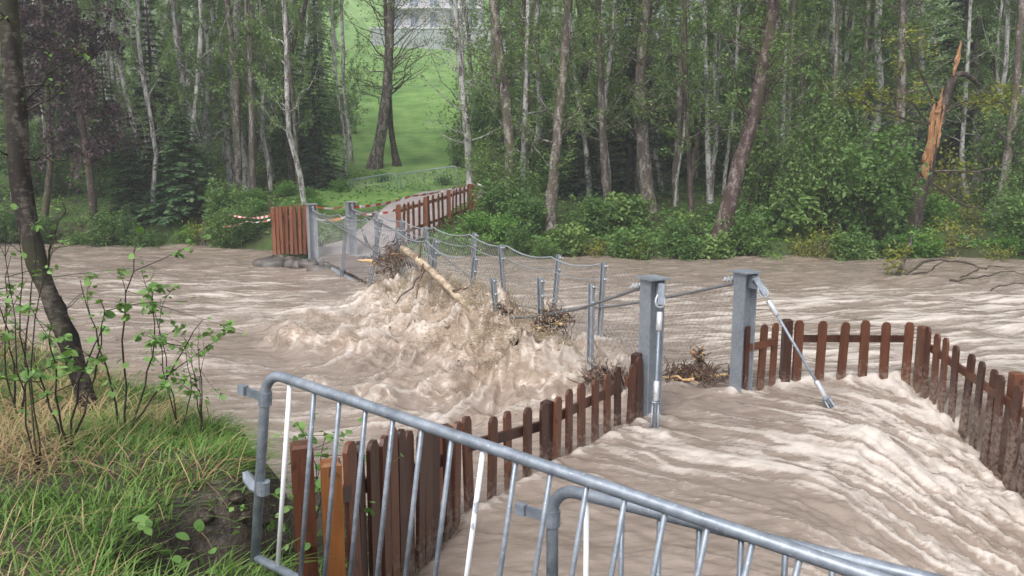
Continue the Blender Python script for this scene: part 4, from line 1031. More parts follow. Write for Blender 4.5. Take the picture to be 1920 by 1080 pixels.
def fence_run(parent, a, b, zt_a, zt_b, n, hp, mat, side=1, first=0, last=None, rails=(0.24, 0.78), jit=0.012, w=0.088, seed=1):
    """pickets from a to b (plan), tops at zt_a..zt_b; rails on the given side"""
    a, b = np.asarray(a, float), np.asarray(b, float); d = b - a; ang = math.atan2(d[1], d[0]); nn = np.array([-d[1], d[0]]) / np.linalg.norm(d) * side
    rg = np.random.default_rng(seed)
    for i in range(first, n if last is None else last):
        f = i / (n - 1); p = a + d * f + rg.normal(0, 0.006, 2); zt = zt_a + (zt_b - zt_a) * f + rg.normal(0, jit)
        picket(parent, (p[0], p[1], zt - hp), ang + rg.normal(0, 0.05), hp, mat, w, lean=(rg.normal(0, 0.018), rg.normal(0, 0.018)))
    for r in rails:
        o = nn * 0.030
        rail(parent, (*(a + o), zt_a - r), (*(b + o), zt_b - r), mat)

def near_left_fence():
    root = empty('picket_fence', (-0.9, 3.55, 0.3)); root.location = (0, 0, 0)
    tag(root, 'brown picket fence running from the grassy bank to the pylon with the upright stay', 'fence')
    # wide end board and square amber post
    e = at(556, 842, 3.42); g = at(617, 868, 3.40)
    post(root, (e[0], e[1] + 0.08, e[2] - 1.15), 0.095, 1.15, 'fence_wood', 0.35)
    po = post(root, (g[0], g[1] + 0.03, g[2] - 1.05), 0.090, 1.05, 'fence_wood_amber', 0.30); po['label'] = 'lighter amber coloured fence post'
    A = at(655, 828, 3.72); A2 = at(848, 790, 5.12)
    a, b = (A[0], A[1]), (A2[0], A2[1])
    fence_run(root, a, b, A[2], A2[2], 13, 1.05, 'fence_wood', 1, rails=(0.26, 0.80), seed=3, w=0.098)
    rail(root, (g[0], g[1] + 0.08, g[2] - 0.20), (A[0], A[1], A[2] - 0.26), 'fence_wood')
    post(root, (b[0] - 0.05, b[1] + 0.07, A2[2] - 1.17), 0.08, 1.12, 'fence_wood', 0.7)
    B1 = at(882, 787, 5.28); B2 = at(1020, 754, 6.05)
    fence_run(root, B1[:2], B2[:2], B1[2], B2[2], 5, 1.05, 'fence_wood', 1, seed=4, rails=(0.20, 0.76))
    post(root, (B2[0] + 0.03, B2[1] + 0.10, B2[2] - 1.17), 0.08, 1.15, 'fence_wood', 0.85)
    C1 = at(1043, 742, 6.18); C2 = at(1164, 688, 6.98)
    fence_run(root, C1[:2], C2[:2], C1[2], C2[2], 6, 1.05, 'fence_wood', 1, seed=5, rails=(0.20, 0.76))
    D1 = at(1180, 678, 7.06); D2 = at(1200, 669, 7.18)
    fence_run(root, D1[:2], D2[:2], D1[2], D2[2], 2, 1.05, 'fence_wood', 1, seed=6, rails=(0.20, 0.76))
    post(root, (D2[0] - 0.01, D2[1] + 0.10, D2[2] - 1.05), 0.085, 1.06, 'fence_wood', 0.85)
near_left_fence()
def near_right_fence():
    root = empty('picket_fence', (0, 0, 0)); tag(root, 'dark brown picket fence with a corner, beside the slanting stay in the torrent', 'fence')
    A = at(1406, 614, 7.98); B = at(1452, 604, 8.2)
    fence_run(root, A[:2], B[:2], A[2], B[2], 3, 1.05, 'fence_wood', -1, seed=11, rails=(0.20,))
    post(root, (B[0] + 0.16, B[1] + 0.06, B[2] - 1.2), 0.09, 1.22, 'fence_wood')
    C = at(1500, 601, 8.28); D = at(1706, 603, 8.55)
    fence_run(root, C[:2], D[:2], C[2], D[2], 6, 1.05, 'fence_wood', 1, seed=12, rails=(0.20, 0.76), w=0.10)
    D2 = at(1724, 608, 8.5)
    post(root, (D2[0] + 0.07, D2[1] + 0.03, D2[2] - 1.25), 0.10, 1.22, 'fence_wood')
    E = at(1742, 614, 8.38); G = at(1990, 775, 6.15)
    fence_run(root, E[:2], G[:2], E[2], G[2], 12, 1.35, 'fence_wood', 1, seed=13, rails=(0.22, 0.95), w=0.098)
    F2 = at(1882, 700, 6.95)
    post(root, (F2[0] + 0.12, F2[1], F2[2] - 1.45), 0.095, 1.46, 'fence_wood')
near_right_fence()
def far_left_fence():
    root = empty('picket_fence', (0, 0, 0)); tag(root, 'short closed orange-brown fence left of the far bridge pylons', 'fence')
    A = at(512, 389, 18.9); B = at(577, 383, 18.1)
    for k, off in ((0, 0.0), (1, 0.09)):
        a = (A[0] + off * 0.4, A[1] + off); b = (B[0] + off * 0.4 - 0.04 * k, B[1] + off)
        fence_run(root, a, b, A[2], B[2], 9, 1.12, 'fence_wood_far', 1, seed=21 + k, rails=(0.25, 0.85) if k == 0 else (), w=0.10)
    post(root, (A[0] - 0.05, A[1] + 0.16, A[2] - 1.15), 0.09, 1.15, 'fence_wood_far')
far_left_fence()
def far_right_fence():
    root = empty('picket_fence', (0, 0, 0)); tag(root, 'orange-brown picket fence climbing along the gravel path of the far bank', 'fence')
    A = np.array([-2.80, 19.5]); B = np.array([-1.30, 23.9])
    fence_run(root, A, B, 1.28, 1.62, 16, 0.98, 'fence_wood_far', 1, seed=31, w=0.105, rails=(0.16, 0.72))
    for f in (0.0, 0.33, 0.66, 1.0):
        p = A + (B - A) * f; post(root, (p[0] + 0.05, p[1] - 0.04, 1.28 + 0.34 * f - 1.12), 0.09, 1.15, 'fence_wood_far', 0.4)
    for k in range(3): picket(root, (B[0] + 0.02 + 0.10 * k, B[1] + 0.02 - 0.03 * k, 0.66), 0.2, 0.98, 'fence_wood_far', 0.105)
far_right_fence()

# ------------------------------------------------------------------ footbridge
def zc(t):   # slack carrying cable, height over its length
    return np.interp(t, [0, .05, .10, .18, .3, .4, .5, .6, .826, 1], [1.24, 1.06, .88, .62, .32, .22, .45, .74, 1.06, 1.26])
def build_bridge():
    root = empty('suspension_footbridge', (0, 0, 0)); tag(root, 'galvanised suspension footbridge with torn wire netting, swamped by the flood', 'footbridge')
    ax2 = nrm(FL - NL); ang = math.atan2(ax2[1], ax2[0])
    def pylon(p, zt, zb, mat, big=1.0, tilt=(0, 0)):
        e = empty('pylon', (p[0], p[1], zb), (tilt[0], tilt[1], ang)); e.parent = root
        H = zt - zb; b = 0.155 * big; fl = 0.014
        MB().box((0, -b / 2, H / 2), (b, fl, H)).box((0, b / 2, H / 2), (b, fl, H)).box((0, 0, H / 2), (fl * 0.8, b - fl, H)).build('beam', M[mat], e)
        MB().box((0, 0, H + 0.0075), (b + 0.085, b + 0.075, 0.015)).build('cap_plate', M[mat], e)
        for s in (-1, 1):
            lg_ = MB().box((s * 0.11 * big, 0, H - 0.085), (0.13, 0.016, 0.13)).build('lug', M[mat], e)
            MB().tube([(s * 0.12, -0.028, H - 0.06), (s * 0.12, 0.028, H - 0.06)], 0.014, 6).build('bolt', M['bright_steel'], e)
        return e
    pylon(NL, 1.37, -0.5, 'steel_post', 1.0, (0.0, 0.0)); pylon(NR, 1.33, -0.5, 'steel_post', 1.0)
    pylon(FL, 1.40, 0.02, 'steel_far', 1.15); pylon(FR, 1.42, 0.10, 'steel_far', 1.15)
    # handrail posts
    right_t = [0.205, 0.299, 0.40, 0.504, 0.622, 0.743, 0.87]; right_z = [1.15, 1.12, 1.15, 1.22, 1.22, 1.24, 1.32]
    left_t = [0.083, 0.162, 0.245, 0.344, 0.449, 0.560, 0.685, 0.826]; left_z = [1.16, 1.12, 0.98, 1.13, 1.24, 1.30, 1.38, 1.34]
    def lp(A, B, t): return A + (B - A) * t
    rg = np.random.default_rng(61)
    def hpost(p, zt, zb, ln):
        e = empty('handrail_post', (p[0], p[1], zb), (ln[0], ln[1], ang + 0.5)); e.parent = root; H = zt - zb; b = 0.062
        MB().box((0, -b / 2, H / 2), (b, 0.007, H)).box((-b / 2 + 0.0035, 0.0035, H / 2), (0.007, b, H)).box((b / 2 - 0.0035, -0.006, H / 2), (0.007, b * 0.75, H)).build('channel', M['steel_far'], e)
        for zz in (H - 0.05, H - 0.22):
            MB().tube([(-0.045, -0.045, zz), (-0.045, 0.03, zz + 0.02)], 0.011, 6).tube([(0.03, -0.05, zz), (-0.05, -0.05, zz + 0.012)], 0.009, 5).build('clamp', M['bright_steel'], e)
    for t, z in zip(right_t, right_z): hpost(lp(NR, FR, t), z, -0.35 if t < 0.5 else -0.05, (rg.normal(0, 0.05), rg.normal(0, 0.05)))
    for i, (t, z) in enumerate(zip(left_t, left_z)): hpost(lp(NL, FL, t), z, (-0.45 if t < 0.5 else -0.02), (rg.normal(0, 0.09), rg.normal(0, 0.09)))
    # carrying cables
    tt = np.linspace(0, 1, 60)
    for (A, B) in ((NL, FL), (NR, FR)):
        P = np.array([[*lp(A, B, t), float(zc(t)) + (0.08 * max(0.0, 1 - t / 0.1) if A is NL else 0.0)] for t in tt]); MB().tube(P, 0.016, 7).build('cable', M['cable_steel'], root, True)
    # hand ropes sagging from post to post
    def rope(A, B, ts, zs, sag, r, nm='hand_rope'):
        P = []
        for (t0, z0), (t1, z1) in zip(zip(ts[:-1], zs[:-1]), zip(ts[1:], zs[1:])):
            for f in np.linspace(0, 1, 9)[:-1]:
                P.append([*lp(A, B, t0 + (t1 - t0) * f), z0 + (z1 - z0) * f - sag * 4 * f * (1 - f)])
        P.append([*lp(A, B, ts[-1]), zs[-1]]); MB().tube(P, r, 5).build(nm, M['steel_far'], root, True)
    rope(NR, FR, right_t + [1.0], [z - 0.03 for z in right_z] + [1.3], 0.07, 0.011)
    rope(NR, FR, right_t + [1.0], [z - 0.22 for z in right_z] + [1.1], 0.05, 0.007)
    rope(NL, FL, left_t[3:] + [1.0], [z - 0.03 for z in left_z[3:]] + [1.3], 0.08, 0.009)
    rope(NL, FL, left_t[3:] + [1.0], [z - 0.22 for z in left_z[3:]] + [1.1], 0.05, 0.006)
    # wire netting, one panel between two posts
    def panel(A, B, t0, t1, z0, z1, zb0, zb1, cell=0.085):
        L = float(np.linalg.norm((B - A) * (t1 - t0))); H = max(z0 - zb0, z1 - zb1); k = 1.35
        segs = []
        for sgn in (1, -1):
            c = -H / k if sgn == 1 else 0.0
            end = L if sgn == 1 else L + H / k
            while c < end:
                lo = max(0.0, -c if sgn == 1 else 0, ); 
                # x = c + sgn*y/k
                ys = [0.0, H]
                if sgn == 1: ys = [max(0, -c * k), min(H, (L - c) * k)]
                else: ys = [max(0, (c - L) * k), min(H, c * k)]
                if ys[1] > ys[0] + 0.01: segs.append([(c + sgn * yy / k, yy) for yy in ys])
                c += cell
        P = []
        for s in segs:
            row = []
            for f in np.linspace(0, 1, 4):
                a = (s[0][0] + (s[1][0] - s[0][0]) * f) / L; b = (s[0][1] + (s[1][1] - s[0][1]) * f) / H
                q = lp(A, B, t0 + (t1 - t0) * a); bul = 0.05 * math.sin(math.pi * a) * math.sin(math.pi * b)
                zt = z0 + (z1 - z0) * a; zb = zb0 + (zb1 - zb0) * a
                row.append([q[0] + bul, q[1] + bul * 0.5, zb + (zt - zb) * b - 0.06 * math.sin(math.pi * a) * b])
            P.append(row)
        P = np.array(P); V, Q, _ = tubes(P, np.full((len(P), 4), 0.0013), 3)
        obj('net_panel', new_mesh('net_panel', V, Q), M['net_wire'], root)
    rts, rzs = [0.012] + right_t, [1.18] + [z - 0.04 for z in right_z]
    for i in range(len(rts) - 1):
        panel(NR, FR, rts[i], rts[i + 1], rzs[i], rzs[i + 1], -0.25, -0.25, 0.075 if i < 3 else 0.10)
    lts, lzs = [0.02] + left_t[:2], [0.95, 0.80, 0.62]
    for i in range(2): panel(NL, FL, lts[i], lts[i + 1], lzs[i], lzs[i + 1], -0.3, -0.3, 0.085)
    lts, lzs = left_t[4:] + [0.99], [z - 0.04 for z in left_z[4:]] + [1.3]
    for i in range(len(lts) - 1): panel(NL, FL, lts[i], lts[i + 1], lzs[i], lzs[i + 1], 0.15, 0.2, 0.11)
    # deck boards on the still standing far part, sinking into the flood
    n = 34
    for i in range(n):
        t = 1.0 - i * 0.0135; a, b = lp(NL, FL, t), lp(NR, FR, t); z = 0.20 - 0.30 * max(0, (0.86 - t)) ** 1.0 - (0.25 * max(0, 0.72 - t))
        c = (a + b) / 2; d = b - a; L = np.linalg.norm(d)
        MB().box((0, 0, 0), (L - 0.16, 0.142, 0.04)).build('deck_board', M['deck_wood'], root, loc=(c[0], c[1], z + rg.normal(0, 0.004)), rot=(0.03, rg.normal(0, 0.01), math.atan2(d[1], d[0])))
    for (A, B, o) in ((NL, FL, 0.10), (NR, FR, -0.10)):
        a, b = lp(A, B, 0.55), lp(A, B, 1.0); P = np.array([[a[0] + o, a[1], -0.10], [b[0] + o, b[1], 0.13]])
        MB().tube(P, 0.05, 6).build('deck_beam', M['steel_far'], root)
    # stays with fork heads, sleeves and turnbuckles
    def stay(top, bot, s=1.0, nm='stay'):
        top, bot = np.asarray(top, float), np.asarray(bot, float); d = bot - top; L = float(np.linalg.norm(d)); D = Vector(d / L)
        e = empty(nm, tuple(top)); e.parent = root; e.rotation_euler = Vector((0, 0, -1)).rotation_difference(D).to_euler()
        MB().tube([(0, 0, -0.16 * s), (0, 0, -L)], 0.0125 * s, 8).build('rod', M['galvanised'], e, True)
        P = [(0.034 * s * math.sin(a) * (1 - 0.25 * math.cos(a)), 0, -0.07 * s + 0.055 * s * math.cos(a)) for a in np.linspace(0, 2 * math.pi, 15)]
        MB().tube(P, 0.011 * s, 6).build('thimble', M['bright_steel'], e, True)
        MB().tube([(0, -0.03 * s, -0.02 * s), (0, 0.03 * s, -0.02 * s)], 0.018 * s, 8).build('pin', M['bright_steel'], e, True)
        MB().box((0, -0.028 * s, -0.03 * s), (0.05 * s, 0.008, 0.15 * s)).box((0, 0.028 * s, -0.03 * s), (0.05 * s, 0.008, 0.15 * s)).box((0, 0, 0.05 * s), (0.05 * s, 0.066 * s, 0.02)).build('fork', M['galvanised'], e)
        for z0, z1 in ((-0.16 * s, -0.31 * s), (-L + 0.46 * s, -L + 0.30 * s)):
            MB().tube([(0, 0, z0), (0, 0, z0 - 0.01), (0, 0, z1 + 0.01), (0, 0, z1)], [0.018 * s, 0.024 * s, 0.024 * s, 0.018 * s], 10).build('sleeve', M['bright_steel'], e, True)
        MB().tube([(-0.022 * s, 0, -L + 0.29 * s), (-0.028 * s, 0, -L + 0.02 * s)], 0.010 * s, 6).tube([(0.022 * s, 0, -L + 0.29 * s), (0.028 * s, 0, -L + 0.02 * s)], 0.010 * s, 6).tube([(-0.035 * s, 0, -L + 0.29 * s), (0.035 * s, 0, -L + 0.29 * s)], 0.014 * s, 6).tube([(-0.045 * s, 0, -L + 0.03 * s), (0.045 * s, 0, -L + 0.03 * s)], 0.016 * s, 6).build('turnbuckle', M['galvanised'], e, True)
    stay((NL[0] + 0.045, NL[1] - 0.165, 1.28), (1.27, 6.84, -0.02), 1.15)
    stay((NR[0] + 0.085, NR[1] - 0.15, 1.235), (3.22, 7.42, -0.12), 1.15)
    stay((FL[0] + 0.02, FL[1] + 0.2, 1.25), (FL[0] - 0.05, FL[1] + 1.1, 0.2), 1.1); stay((FR[0] + 0.02, FR[1] + 0.2, 1.28), (FR[0] + 0.15, FR[1] + 1.2, 0.3), 1.1)
    # shackles where the carrying cables meet the pylons
    for p, zt in ((NL, 1.37), (NR, 1.33)):
        b = np.array([*(p + ax2 * 0.14), zt - 0.085])
        m = MB()
        for k in range(4):
            c = b + np.array([ax2[0], ax2[1], -0.18]) * 0.05 * k; m.tube([c + (0.025, 0.03, 0.0), c - (0.025, 0.03, 0.0)], 0.015, 6); m.tube([c + (0, 0, 0.03), c - (0, 0, 0.03)], 0.011, 6)
        m.build('shackle', M['bright_steel'], root)
build_bridge()

# ------------------------------------------------------------------ abutment stones
def rock(p, s, seed, label, mat='rock', name='boulder'):
    rg = np.random.default_rng(seed)
    n, k = 9, 12; V = []
    ph = rg.uniform(0, 6, 6)
    for i in range(n):
        a = math.pi * i / (n - 1)
        for j in range(k):
            b = 2 * math.pi * j / k
            d = np.array([math.sin(a) * math.cos(b), math.sin(a) * math.sin(b), math.cos(a)])
            r = 1 + 0.16 * math.sin(3 * b + ph[0] + 2 * a) + 0.12 * math.sin(2 * a * 2 + ph[1] + b) + 0.09 * math.sin(5 * b + ph[2] - 3 * a)
            V.append(d * r * np.array(s))
    idx = np.arange(n * k).reshape(n, k); Q = []
    for i in range(n - 1):
        for j in range(k): Q.append([idx[i, j], idx[i + 1, j], idx[i + 1, (j + 1) % k], idx[i, (j + 1) % k]])
    o = obj(name, new_mesh(name, V, Q, smooth=True), M[mat], None, p); tag(o, label, 'rock'); return o
o = rock((-5.35, 17.75, 0.02), (0.42, 0.30, 0.22), 1, 'low brown mossy boulder below the closed fence')
o = rock((-4.05, 17.05, -0.02), (0.40, 0.25, 0.17), 2, 'dark wet boulder awash in front of the far pylons')
for i, (x, y, s) in enumerate(((-4.9, 17.7, .16), (-4.7, 17.5, .13), (-4.45, 17.45, .18), (-4.2, 17.5, .12), (-3.6, 17.6, .15), (-3.35, 17.75, .2), (-5.0, 18.1, .15), (-3.9, 17.35, .13))):
    tag(rock((x, y, 0.08), (s * 1.3, s, s * 0.8), 10 + i, 'small grey stone of the rubble under the far bridge end'), group='rubble stones at the far bridge end')
MBx = MB().box((0, 0, 0), (1.75, 1.1, 0.55)); c = (FL + FR) / 2
ab = MBx.build('abutment', M['concrete'], None, loc=(c[0] + 0.05, c[1] + 0.25, -0.16), rot=(0, 0, 0.55)); tag(ab, 'concrete abutment block carrying the far pylons', 'abutment')

# ------------------------------------------------------------------ driftwood
def stick(parent, a, b, r, mat, rg, name='branch', k=6):
    a, b = np.asarray(a, float), np.asarray(b, float); n = 7; t = np.linspace(0, 1, n); L = np.linalg.norm(b - a)
    P = a[None] + (b - a)[None] * t[:, None]; P[1:-1] += rg.normal(0, 0.03 * L, (n - 2, 3))
    V, Q, T = tubes(P[None], (r * (1 - 0.6 * t))[None], k, True); return obj(name, new_mesh(name, V, Q, T, True), M[mat], parent)
def pile(c, size, nbig, ntw, seed, label, mats=('driftwood', 'driftwood', 'raw_wood'), up=0.5):
    rg = np.random.default_rng(seed); root = empty('driftwood_pile', tuple(c)); tag(root, label, 'driftwood')
    for i in range(nbig):
        d = nrm(rg.normal(0, 1, 3) * np.array([1, 1, up])); p = rg.normal(0, 0.28, 3) * np.array(size); L = rg.uniform(0.5, 1.1) * max(size)
        stick(root, p - d * L / 2, p + d * L / 2, rg.uniform(0.012, 0.035), mats[int(rg.integers(0, len(mats)))], rg)
    p = rg.normal(0, 0.36, (ntw, 3)) * np.array(size); d = nrm(rg.normal(0, 1, (ntw, 3)) * np.array([1, 1, 0.9])); L = rg.uniform(0.2, 0.6, ntw) * max(size)
    t = np.linspace(-0.5, 0.5, 4); P = p[:, None] + d[:, None] * (L[:, None] * t[None])[:, :, None] + rg.normal(0, 0.012, (ntw, 4, 3))
    V, Q, _ = tubes(P, np.broadcast_to(np.array([0.006, 0.007, 0.006, 0.003]), (ntw, 4)), 3); o = obj('twigs', new_mesh('twigs', V, Q), M['driftwood'], root); o['kind'] = 'stuff'
    return root
pile((0.46, 9.0, 0.60), (0.28, 0.24, 0.25), 18, 200, 71, 'tangle of dark and splintered driftwood caught on the near handrail posts')
pile((-1.95, 13.2, 0.82), (0.46, 0.42, 0.38), 18, 220, 72, 'heap of reddish brown branches jammed in the middle of the bridge', up=0.9)
pile((1.95, 8.35, 0.17), (0.50, 0.40, 0.10), 12, 200, 73, 'flat mat of twigs washed against the netting between the pylons')
pile((1.02, 8.05, 0.22), (0.38, 0.30, 0.12), 10, 160, 74, 'grey brown twigs lodged beside the left near pylon', ('driftwood', 'driftwood'))
pile((-0.12, 9.95, 0.55), (0.12, 0.12, 0.16), 6, 60, 75, 'small dark clump of wood stuck on a bent handrail post', ('driftwood',))
root = pile((2.02, 8.42, 0.36), (0.10, 0.10, 0.16), 7, 30, 76, 'upright splintered orange chunk of wood at the netting', ('raw_wood', 'split_wood', 'driftwood'), up=2.0)
# stripped pale log riding the break
rg = np.random.default_rng(77)
lg = empty('stripped_log', (0, 0, 0)); tag(lg, 'pale stripped log thrown across the broken bridge by the wave', 'log')
a, b, c2 = at(756, 466, 12.2), at(800, 500, 11.5), at(915, 612, 9.6)
P = catmull(np.array([a, b, at(850, 548, 10.7), at(886, 584, 10.1)]), 16)
V, Q, T = tubes(P[None], np.linspace(0.06, 0.042, 16)[None], 10, True); V = V + rg.normal(0, 0.005, V.shape)
obj('trunk', new_mesh('trunk', V, Q, T, True), M['pale_log'], lg)
for (q, e) in ((at(850, 545, 10.6), at(880, 540, 10.4)), (at(795, 495, 11.5), at(780, 560, 11.1)), (at(800, 500, 11.5), at(742, 570, 11.1)), (at(785, 490, 11.7), at(790, 455, 11.7))):
    stick(lg, q, e, 0.022, 'driftwood', rg)
# snag in the upstream shallows
sn = empty('river_snag', tuple(at(1690, 520, 16.0))); tag(sn, 'bare dark snag with trailing boughs standing in the upstream shallows', 'snag')
b0 = at(1690, 520, 16.0)
def sb(pts, r, mat='bark_dark', nm='bough'):
    P = catmull(np.array([at(px, py, y) - b0 for px, py, y in pts]), 12); P[1:-1] += rg.normal(0, 0.015, (10, 3)); V, Q, T = tubes(P[None], np.linspace(r, r * 0.35, 12)[None], 6, True)
    obj(nm, new_mesh(nm, V, Q, T, True), M[mat], sn)
sb([(1684, 545, 16), (1688, 505, 16.2), (1700, 470, 16.6), (1712, 440, 17)], 0.06, nm='stem'); sb([(1690, 518, 16), (1740, 490, 15.8), (1800, 492, 15.5), (1850, 505, 15.3)], 0.035)
sb([(1610, 520, 16.2), (1690, 518, 16), (1740, 508, 15.6), (1775, 488, 15.4)], 0.028); sb([(1780, 525, 15), (1840, 520, 14.8), (1880, 510, 14.6), (1925, 515, 14.4)], 0.022)
sb([(1800, 555, 14.2), (1840, 552, 14.1), (1880, 535, 14.0), (1930, 530, 13.9)], 0.022); sb([(1560, 515, 16.4), (1600, 520, 16.3), (1640, 522, 16.2), (1690, 521, 16)], 0.03)
sb([(1800, 520, 14.8), (1830, 508, 14.6), (1860, 500, 14.5), (1900, 500, 14.4)], 0.02)
LVc = np.concatenate([at(1674, 490, 16.1)[None] - b0 + rg.normal(0, 1, (130, 3)) * np.array([0.09, 0.09, 0.16]), at(1698, 468, 16.5)[None] - b0 + rg.normal(0, 1, (60, 3)) * np.array([0.07, 0.07, 0.07])])
V, Q = leaf_quads(LVc, 0.09, rg, 0.4, 0.6); obj('foliage', new_mesh('foliage', V, Q, attrs={'tint': np.repeat(rg.uniform(0, 1, len(LVc)), 4)}), M['leaf_yellow'], sn)

# ------------------------------------------------------------------ barrier tape
def tape(pts, label, colours, w=0.055, seg=0.22, seed=1, sag=0.03):
    rg = np.random.default_rng(seed); P = np.array(pts, float)
    out = []
    for a, b in zip(P[:-1], P[1:]):
        n = max(3, int(np.linalg.norm(b - a) / (seg / 3)))
        for f in np.linspace(0, 1, n, endpoint=False): q = a + (b - a) * f; q = q - np.array([0, 0, sag * 4 * f * (1 - f)]); out.append(q)
    out.append(P[-1]); P = np.array(out); T = nrm(np.gradient(P, axis=0)); th = np.cumsum(rg.normal(0, 0.22, len(P))) + 0.3
    S = nrm(np.cross(T, np.array([0, 0, 1.0]))); U = np.cross(S, T)
    W = (U * np.cos(th)[:, None] + S * np.sin(th)[:, None]) * w / 2
    V = np.stack([P - W, P + W], 1).reshape(-1, 3); n = len(P); i = np.arange(n - 1) * 2
    Q = np.stack([i, i + 2, i + 3, i + 1], 1); o = obj('barrier_tape', new_mesh('barrier_tape', V, Q, midx=(np.arange(n - 1) // 3) % 2), None)
    for c in colours: o.data.materials.append(M[c])
    o.data.polygons.foreach_set('material_index', ((np.arange(n - 1) // 3) % 2).astype(np.int32))
    tag(o, label, 'barrier tape')
fl, fr = np.array([*FL, 1.36]), np.array([*FR, 1.34])
tape([fl + (0.1, -0.06, 0), fr + (-0.1, -0.12, 0)], 'orange and white tape stretched between the two far pylons', ('tape_orange', 'tape_white'), 0.05, 0.2, 1, 0.05)
tape([fr + (0.1, -0.1, -0.02), np.array([-2.6, 20.7, 1.45]), np.array([-1.32, 23.85, 1.66])], 'red and white tape along the top of the climbing far fence', ('tape_red', 'tape_white'), 0.06, 0.22, 2, 0.06)
tape([fr + (0.12, -0.1, -0.16), np.array([-2.7, 20.4, 1.22]), np.array([-1.36, 23.8, 1.50])], 'sagging red and white tape, the lower one on the climbing far fence', ('tape_white', 'tape_red'), 0.06, 0.22, 3, 0.10)
tape([np.array([-1.05, 23.85, 1.66]), at(958, 368, 24.0), at(1008, 374, 24.0)], 'orange and white tape tied from the fence end to the mossy alder', ('tape_white', 'tape_orange'), 0.06, 0.22, 4, 0.03)
q = at(506, 404, 18.8)
tape([q, at(468, 408, 20.5), at(424, 400, 22.0)], 'red and white tape from the closed fence up to the bank shrubs', ('tape_red', 'tape_white'), 0.055, 0.2, 5, 0.03)
tape([q - (0, 0, 0.10), at(462, 415, 20.2), at(414, 425, 21.6)], 'red and white tape drooping low from the closed fence to the waterline', ('tape_white', 'tape_red'), 0.055, 0.2, 6, 0.04)
tape([fl + (0.1, -0.05, -0.28), fr + (-0.1, -0.1, -0.25)], 'pale tape hanging lower between the two far pylons', ('tape_white', 'tape_orange'), 0.045, 0.3, 7, 0.05)

# ------------------------------------------------------------------ crowd barriers
def barrier(p0, heading, pitch, L, H, label, group, nb, spacing, first_off, whites=(), far=False, foot=0.16, hooks=True, pale=(), rack=0.0):
    """p0: top corner of the near-left upright; local x runs along the top rail, z up"""
    root = empty('crowd_barrier', tuple(p0)); root.rotation_euler = (0, pitch, heading); tag(root, label, 'barrier', group)
    r = 0.0195 if not far else 0.017; br = 0.085; k = 12 if not far else 8
    def arc(cx, cz, a0, a1, n=7): return [(cx + br * math.cos(a), 0, cz + br * math.sin(a)) for a in np.linspace(a0, a1, n)]
    top = [(-rack, 0, -H + 0.01)] + arc(br, -br, math.pi, math.pi / 2) + [(L * f, 0, 0.0) for f in np.linspace(0.12, 0.88, 10)] + arc(L - br, -br, math.pi / 2, 0) + [(L - rack, 0, -H + 0.01)]
    bot = [(-rack, 0, -H + 0.02)] + [(L - rack, 0, -H + 0.02)]
    MB().tube(top, r, k).build('frame', M['galvanised'], root, True)
    MB().tube(bot, r * 0.86, k).build('bottom_rail', M['galvanised'], root, True)
    for i in range(nb):
        x = first_off + i * spacing
        if x > L - 0.07: break
        mat = 'white_bar' if i in whites else ('white_paint' if i in pale else 'galvanised')
        o = MB().tube([(x, 0, -0.012), (x - rack, 0, -H + 0.02)], 0.0088 if not far else 0.0048, 8 if not far else 5).build('bar', M[mat], root, True)
        if i in whites: o['label'] = 'white painted upright bar'
        if i in pale: o['label'] = 'upright bar with flaking white paint'
    for x in (L * 0.16, L * 0.84):
        MB().box((x, 0, -H - foot / 2 + 0.01), (0.045, 0.012, foot)).box((x, 0, -H - foot), (0.045, 0.55, 0.010)).build('foot', M['galvanised'], root)
    if hooks:
        for z in (-0.105, -0.47):
            m = MB(); m.tube([(0, 0, z + 0.026), (0, 0, z - 0.026)], r * 1.32, 12)
            if z > -0.3:
                m.box((-0.075, 0, z), (0.11, 0.010, 0.034)).box((-0.115, -0.006, z + 0.004), (0.035, 0.024, 0.036))
            else:
                P = [(-0.02, 0, z - 0.02), (-0.05, 0, z - 0.015), (-0.085, 0, z + 0.01), (-0.10, 0, z + 0.035)]; m.tube(P, [0.016, 0.022, 0.022, 0.012], 8)
            m.build('hook', M['galvanised'], root)
    return root
# first: rail dropping to the right; its line follows from the spread of its bars
d1 = nrm(np.array([0.0365, -0.0219])); Y0 = 2.82
c1 = at(544, 712, Y0); sl = math.radians(6.0)
p0 = c1 - np.array([d1[0] * 0.125, d1[1] * 0.125, 0]) * 1.0 + np.array([0, 0, 0.125 * math.tan(sl)])
barrier(p0, math.atan2(d1[1], d1[0]), sl, 2.45, 0.80, 'galvanised crowd barrier sloping down to the right, hooked end above the grassy bank', None, 22, 0.1206, 0.125, whites=(0,), pale=(7,), rack=0.035)
d2 = nrm(np.array([0.0439, -0.0283])); c2_ = at(1100, 929, 2.34)
p2 = c2_ - np.array([d2[0] * 0.122, d2[1] * 0.122, 0])
barrier(p2, math.atan2(d2[1], d2[0]), math.radians(-0.4), 2.3, 0.86, 'level galvanised crowd barrier standing just behind the sloping one', None, 20, 0.1206, 0.122, pale=(0,))
for (pa, pb, lab) in (((653, 338), (742, 324), 'far crowd barrier nearer the dark bushy spruce, across the gravel path'), ((748, 326), (856, 311), 'far crowd barrier nearer the pale birch, across the gravel path')):
    A = at(*pa, 27.0); B = at(*pb, 26.4); d = B - A; L = float(np.linalg.norm(d[:2]))
    e = barrier(A, math.atan2(d[1], d[0]), -math.atan2(d[2], L), L, 0.88, lab, None, 18, 0.12, 0.1, far=True, hooks=False, foot=0.22)

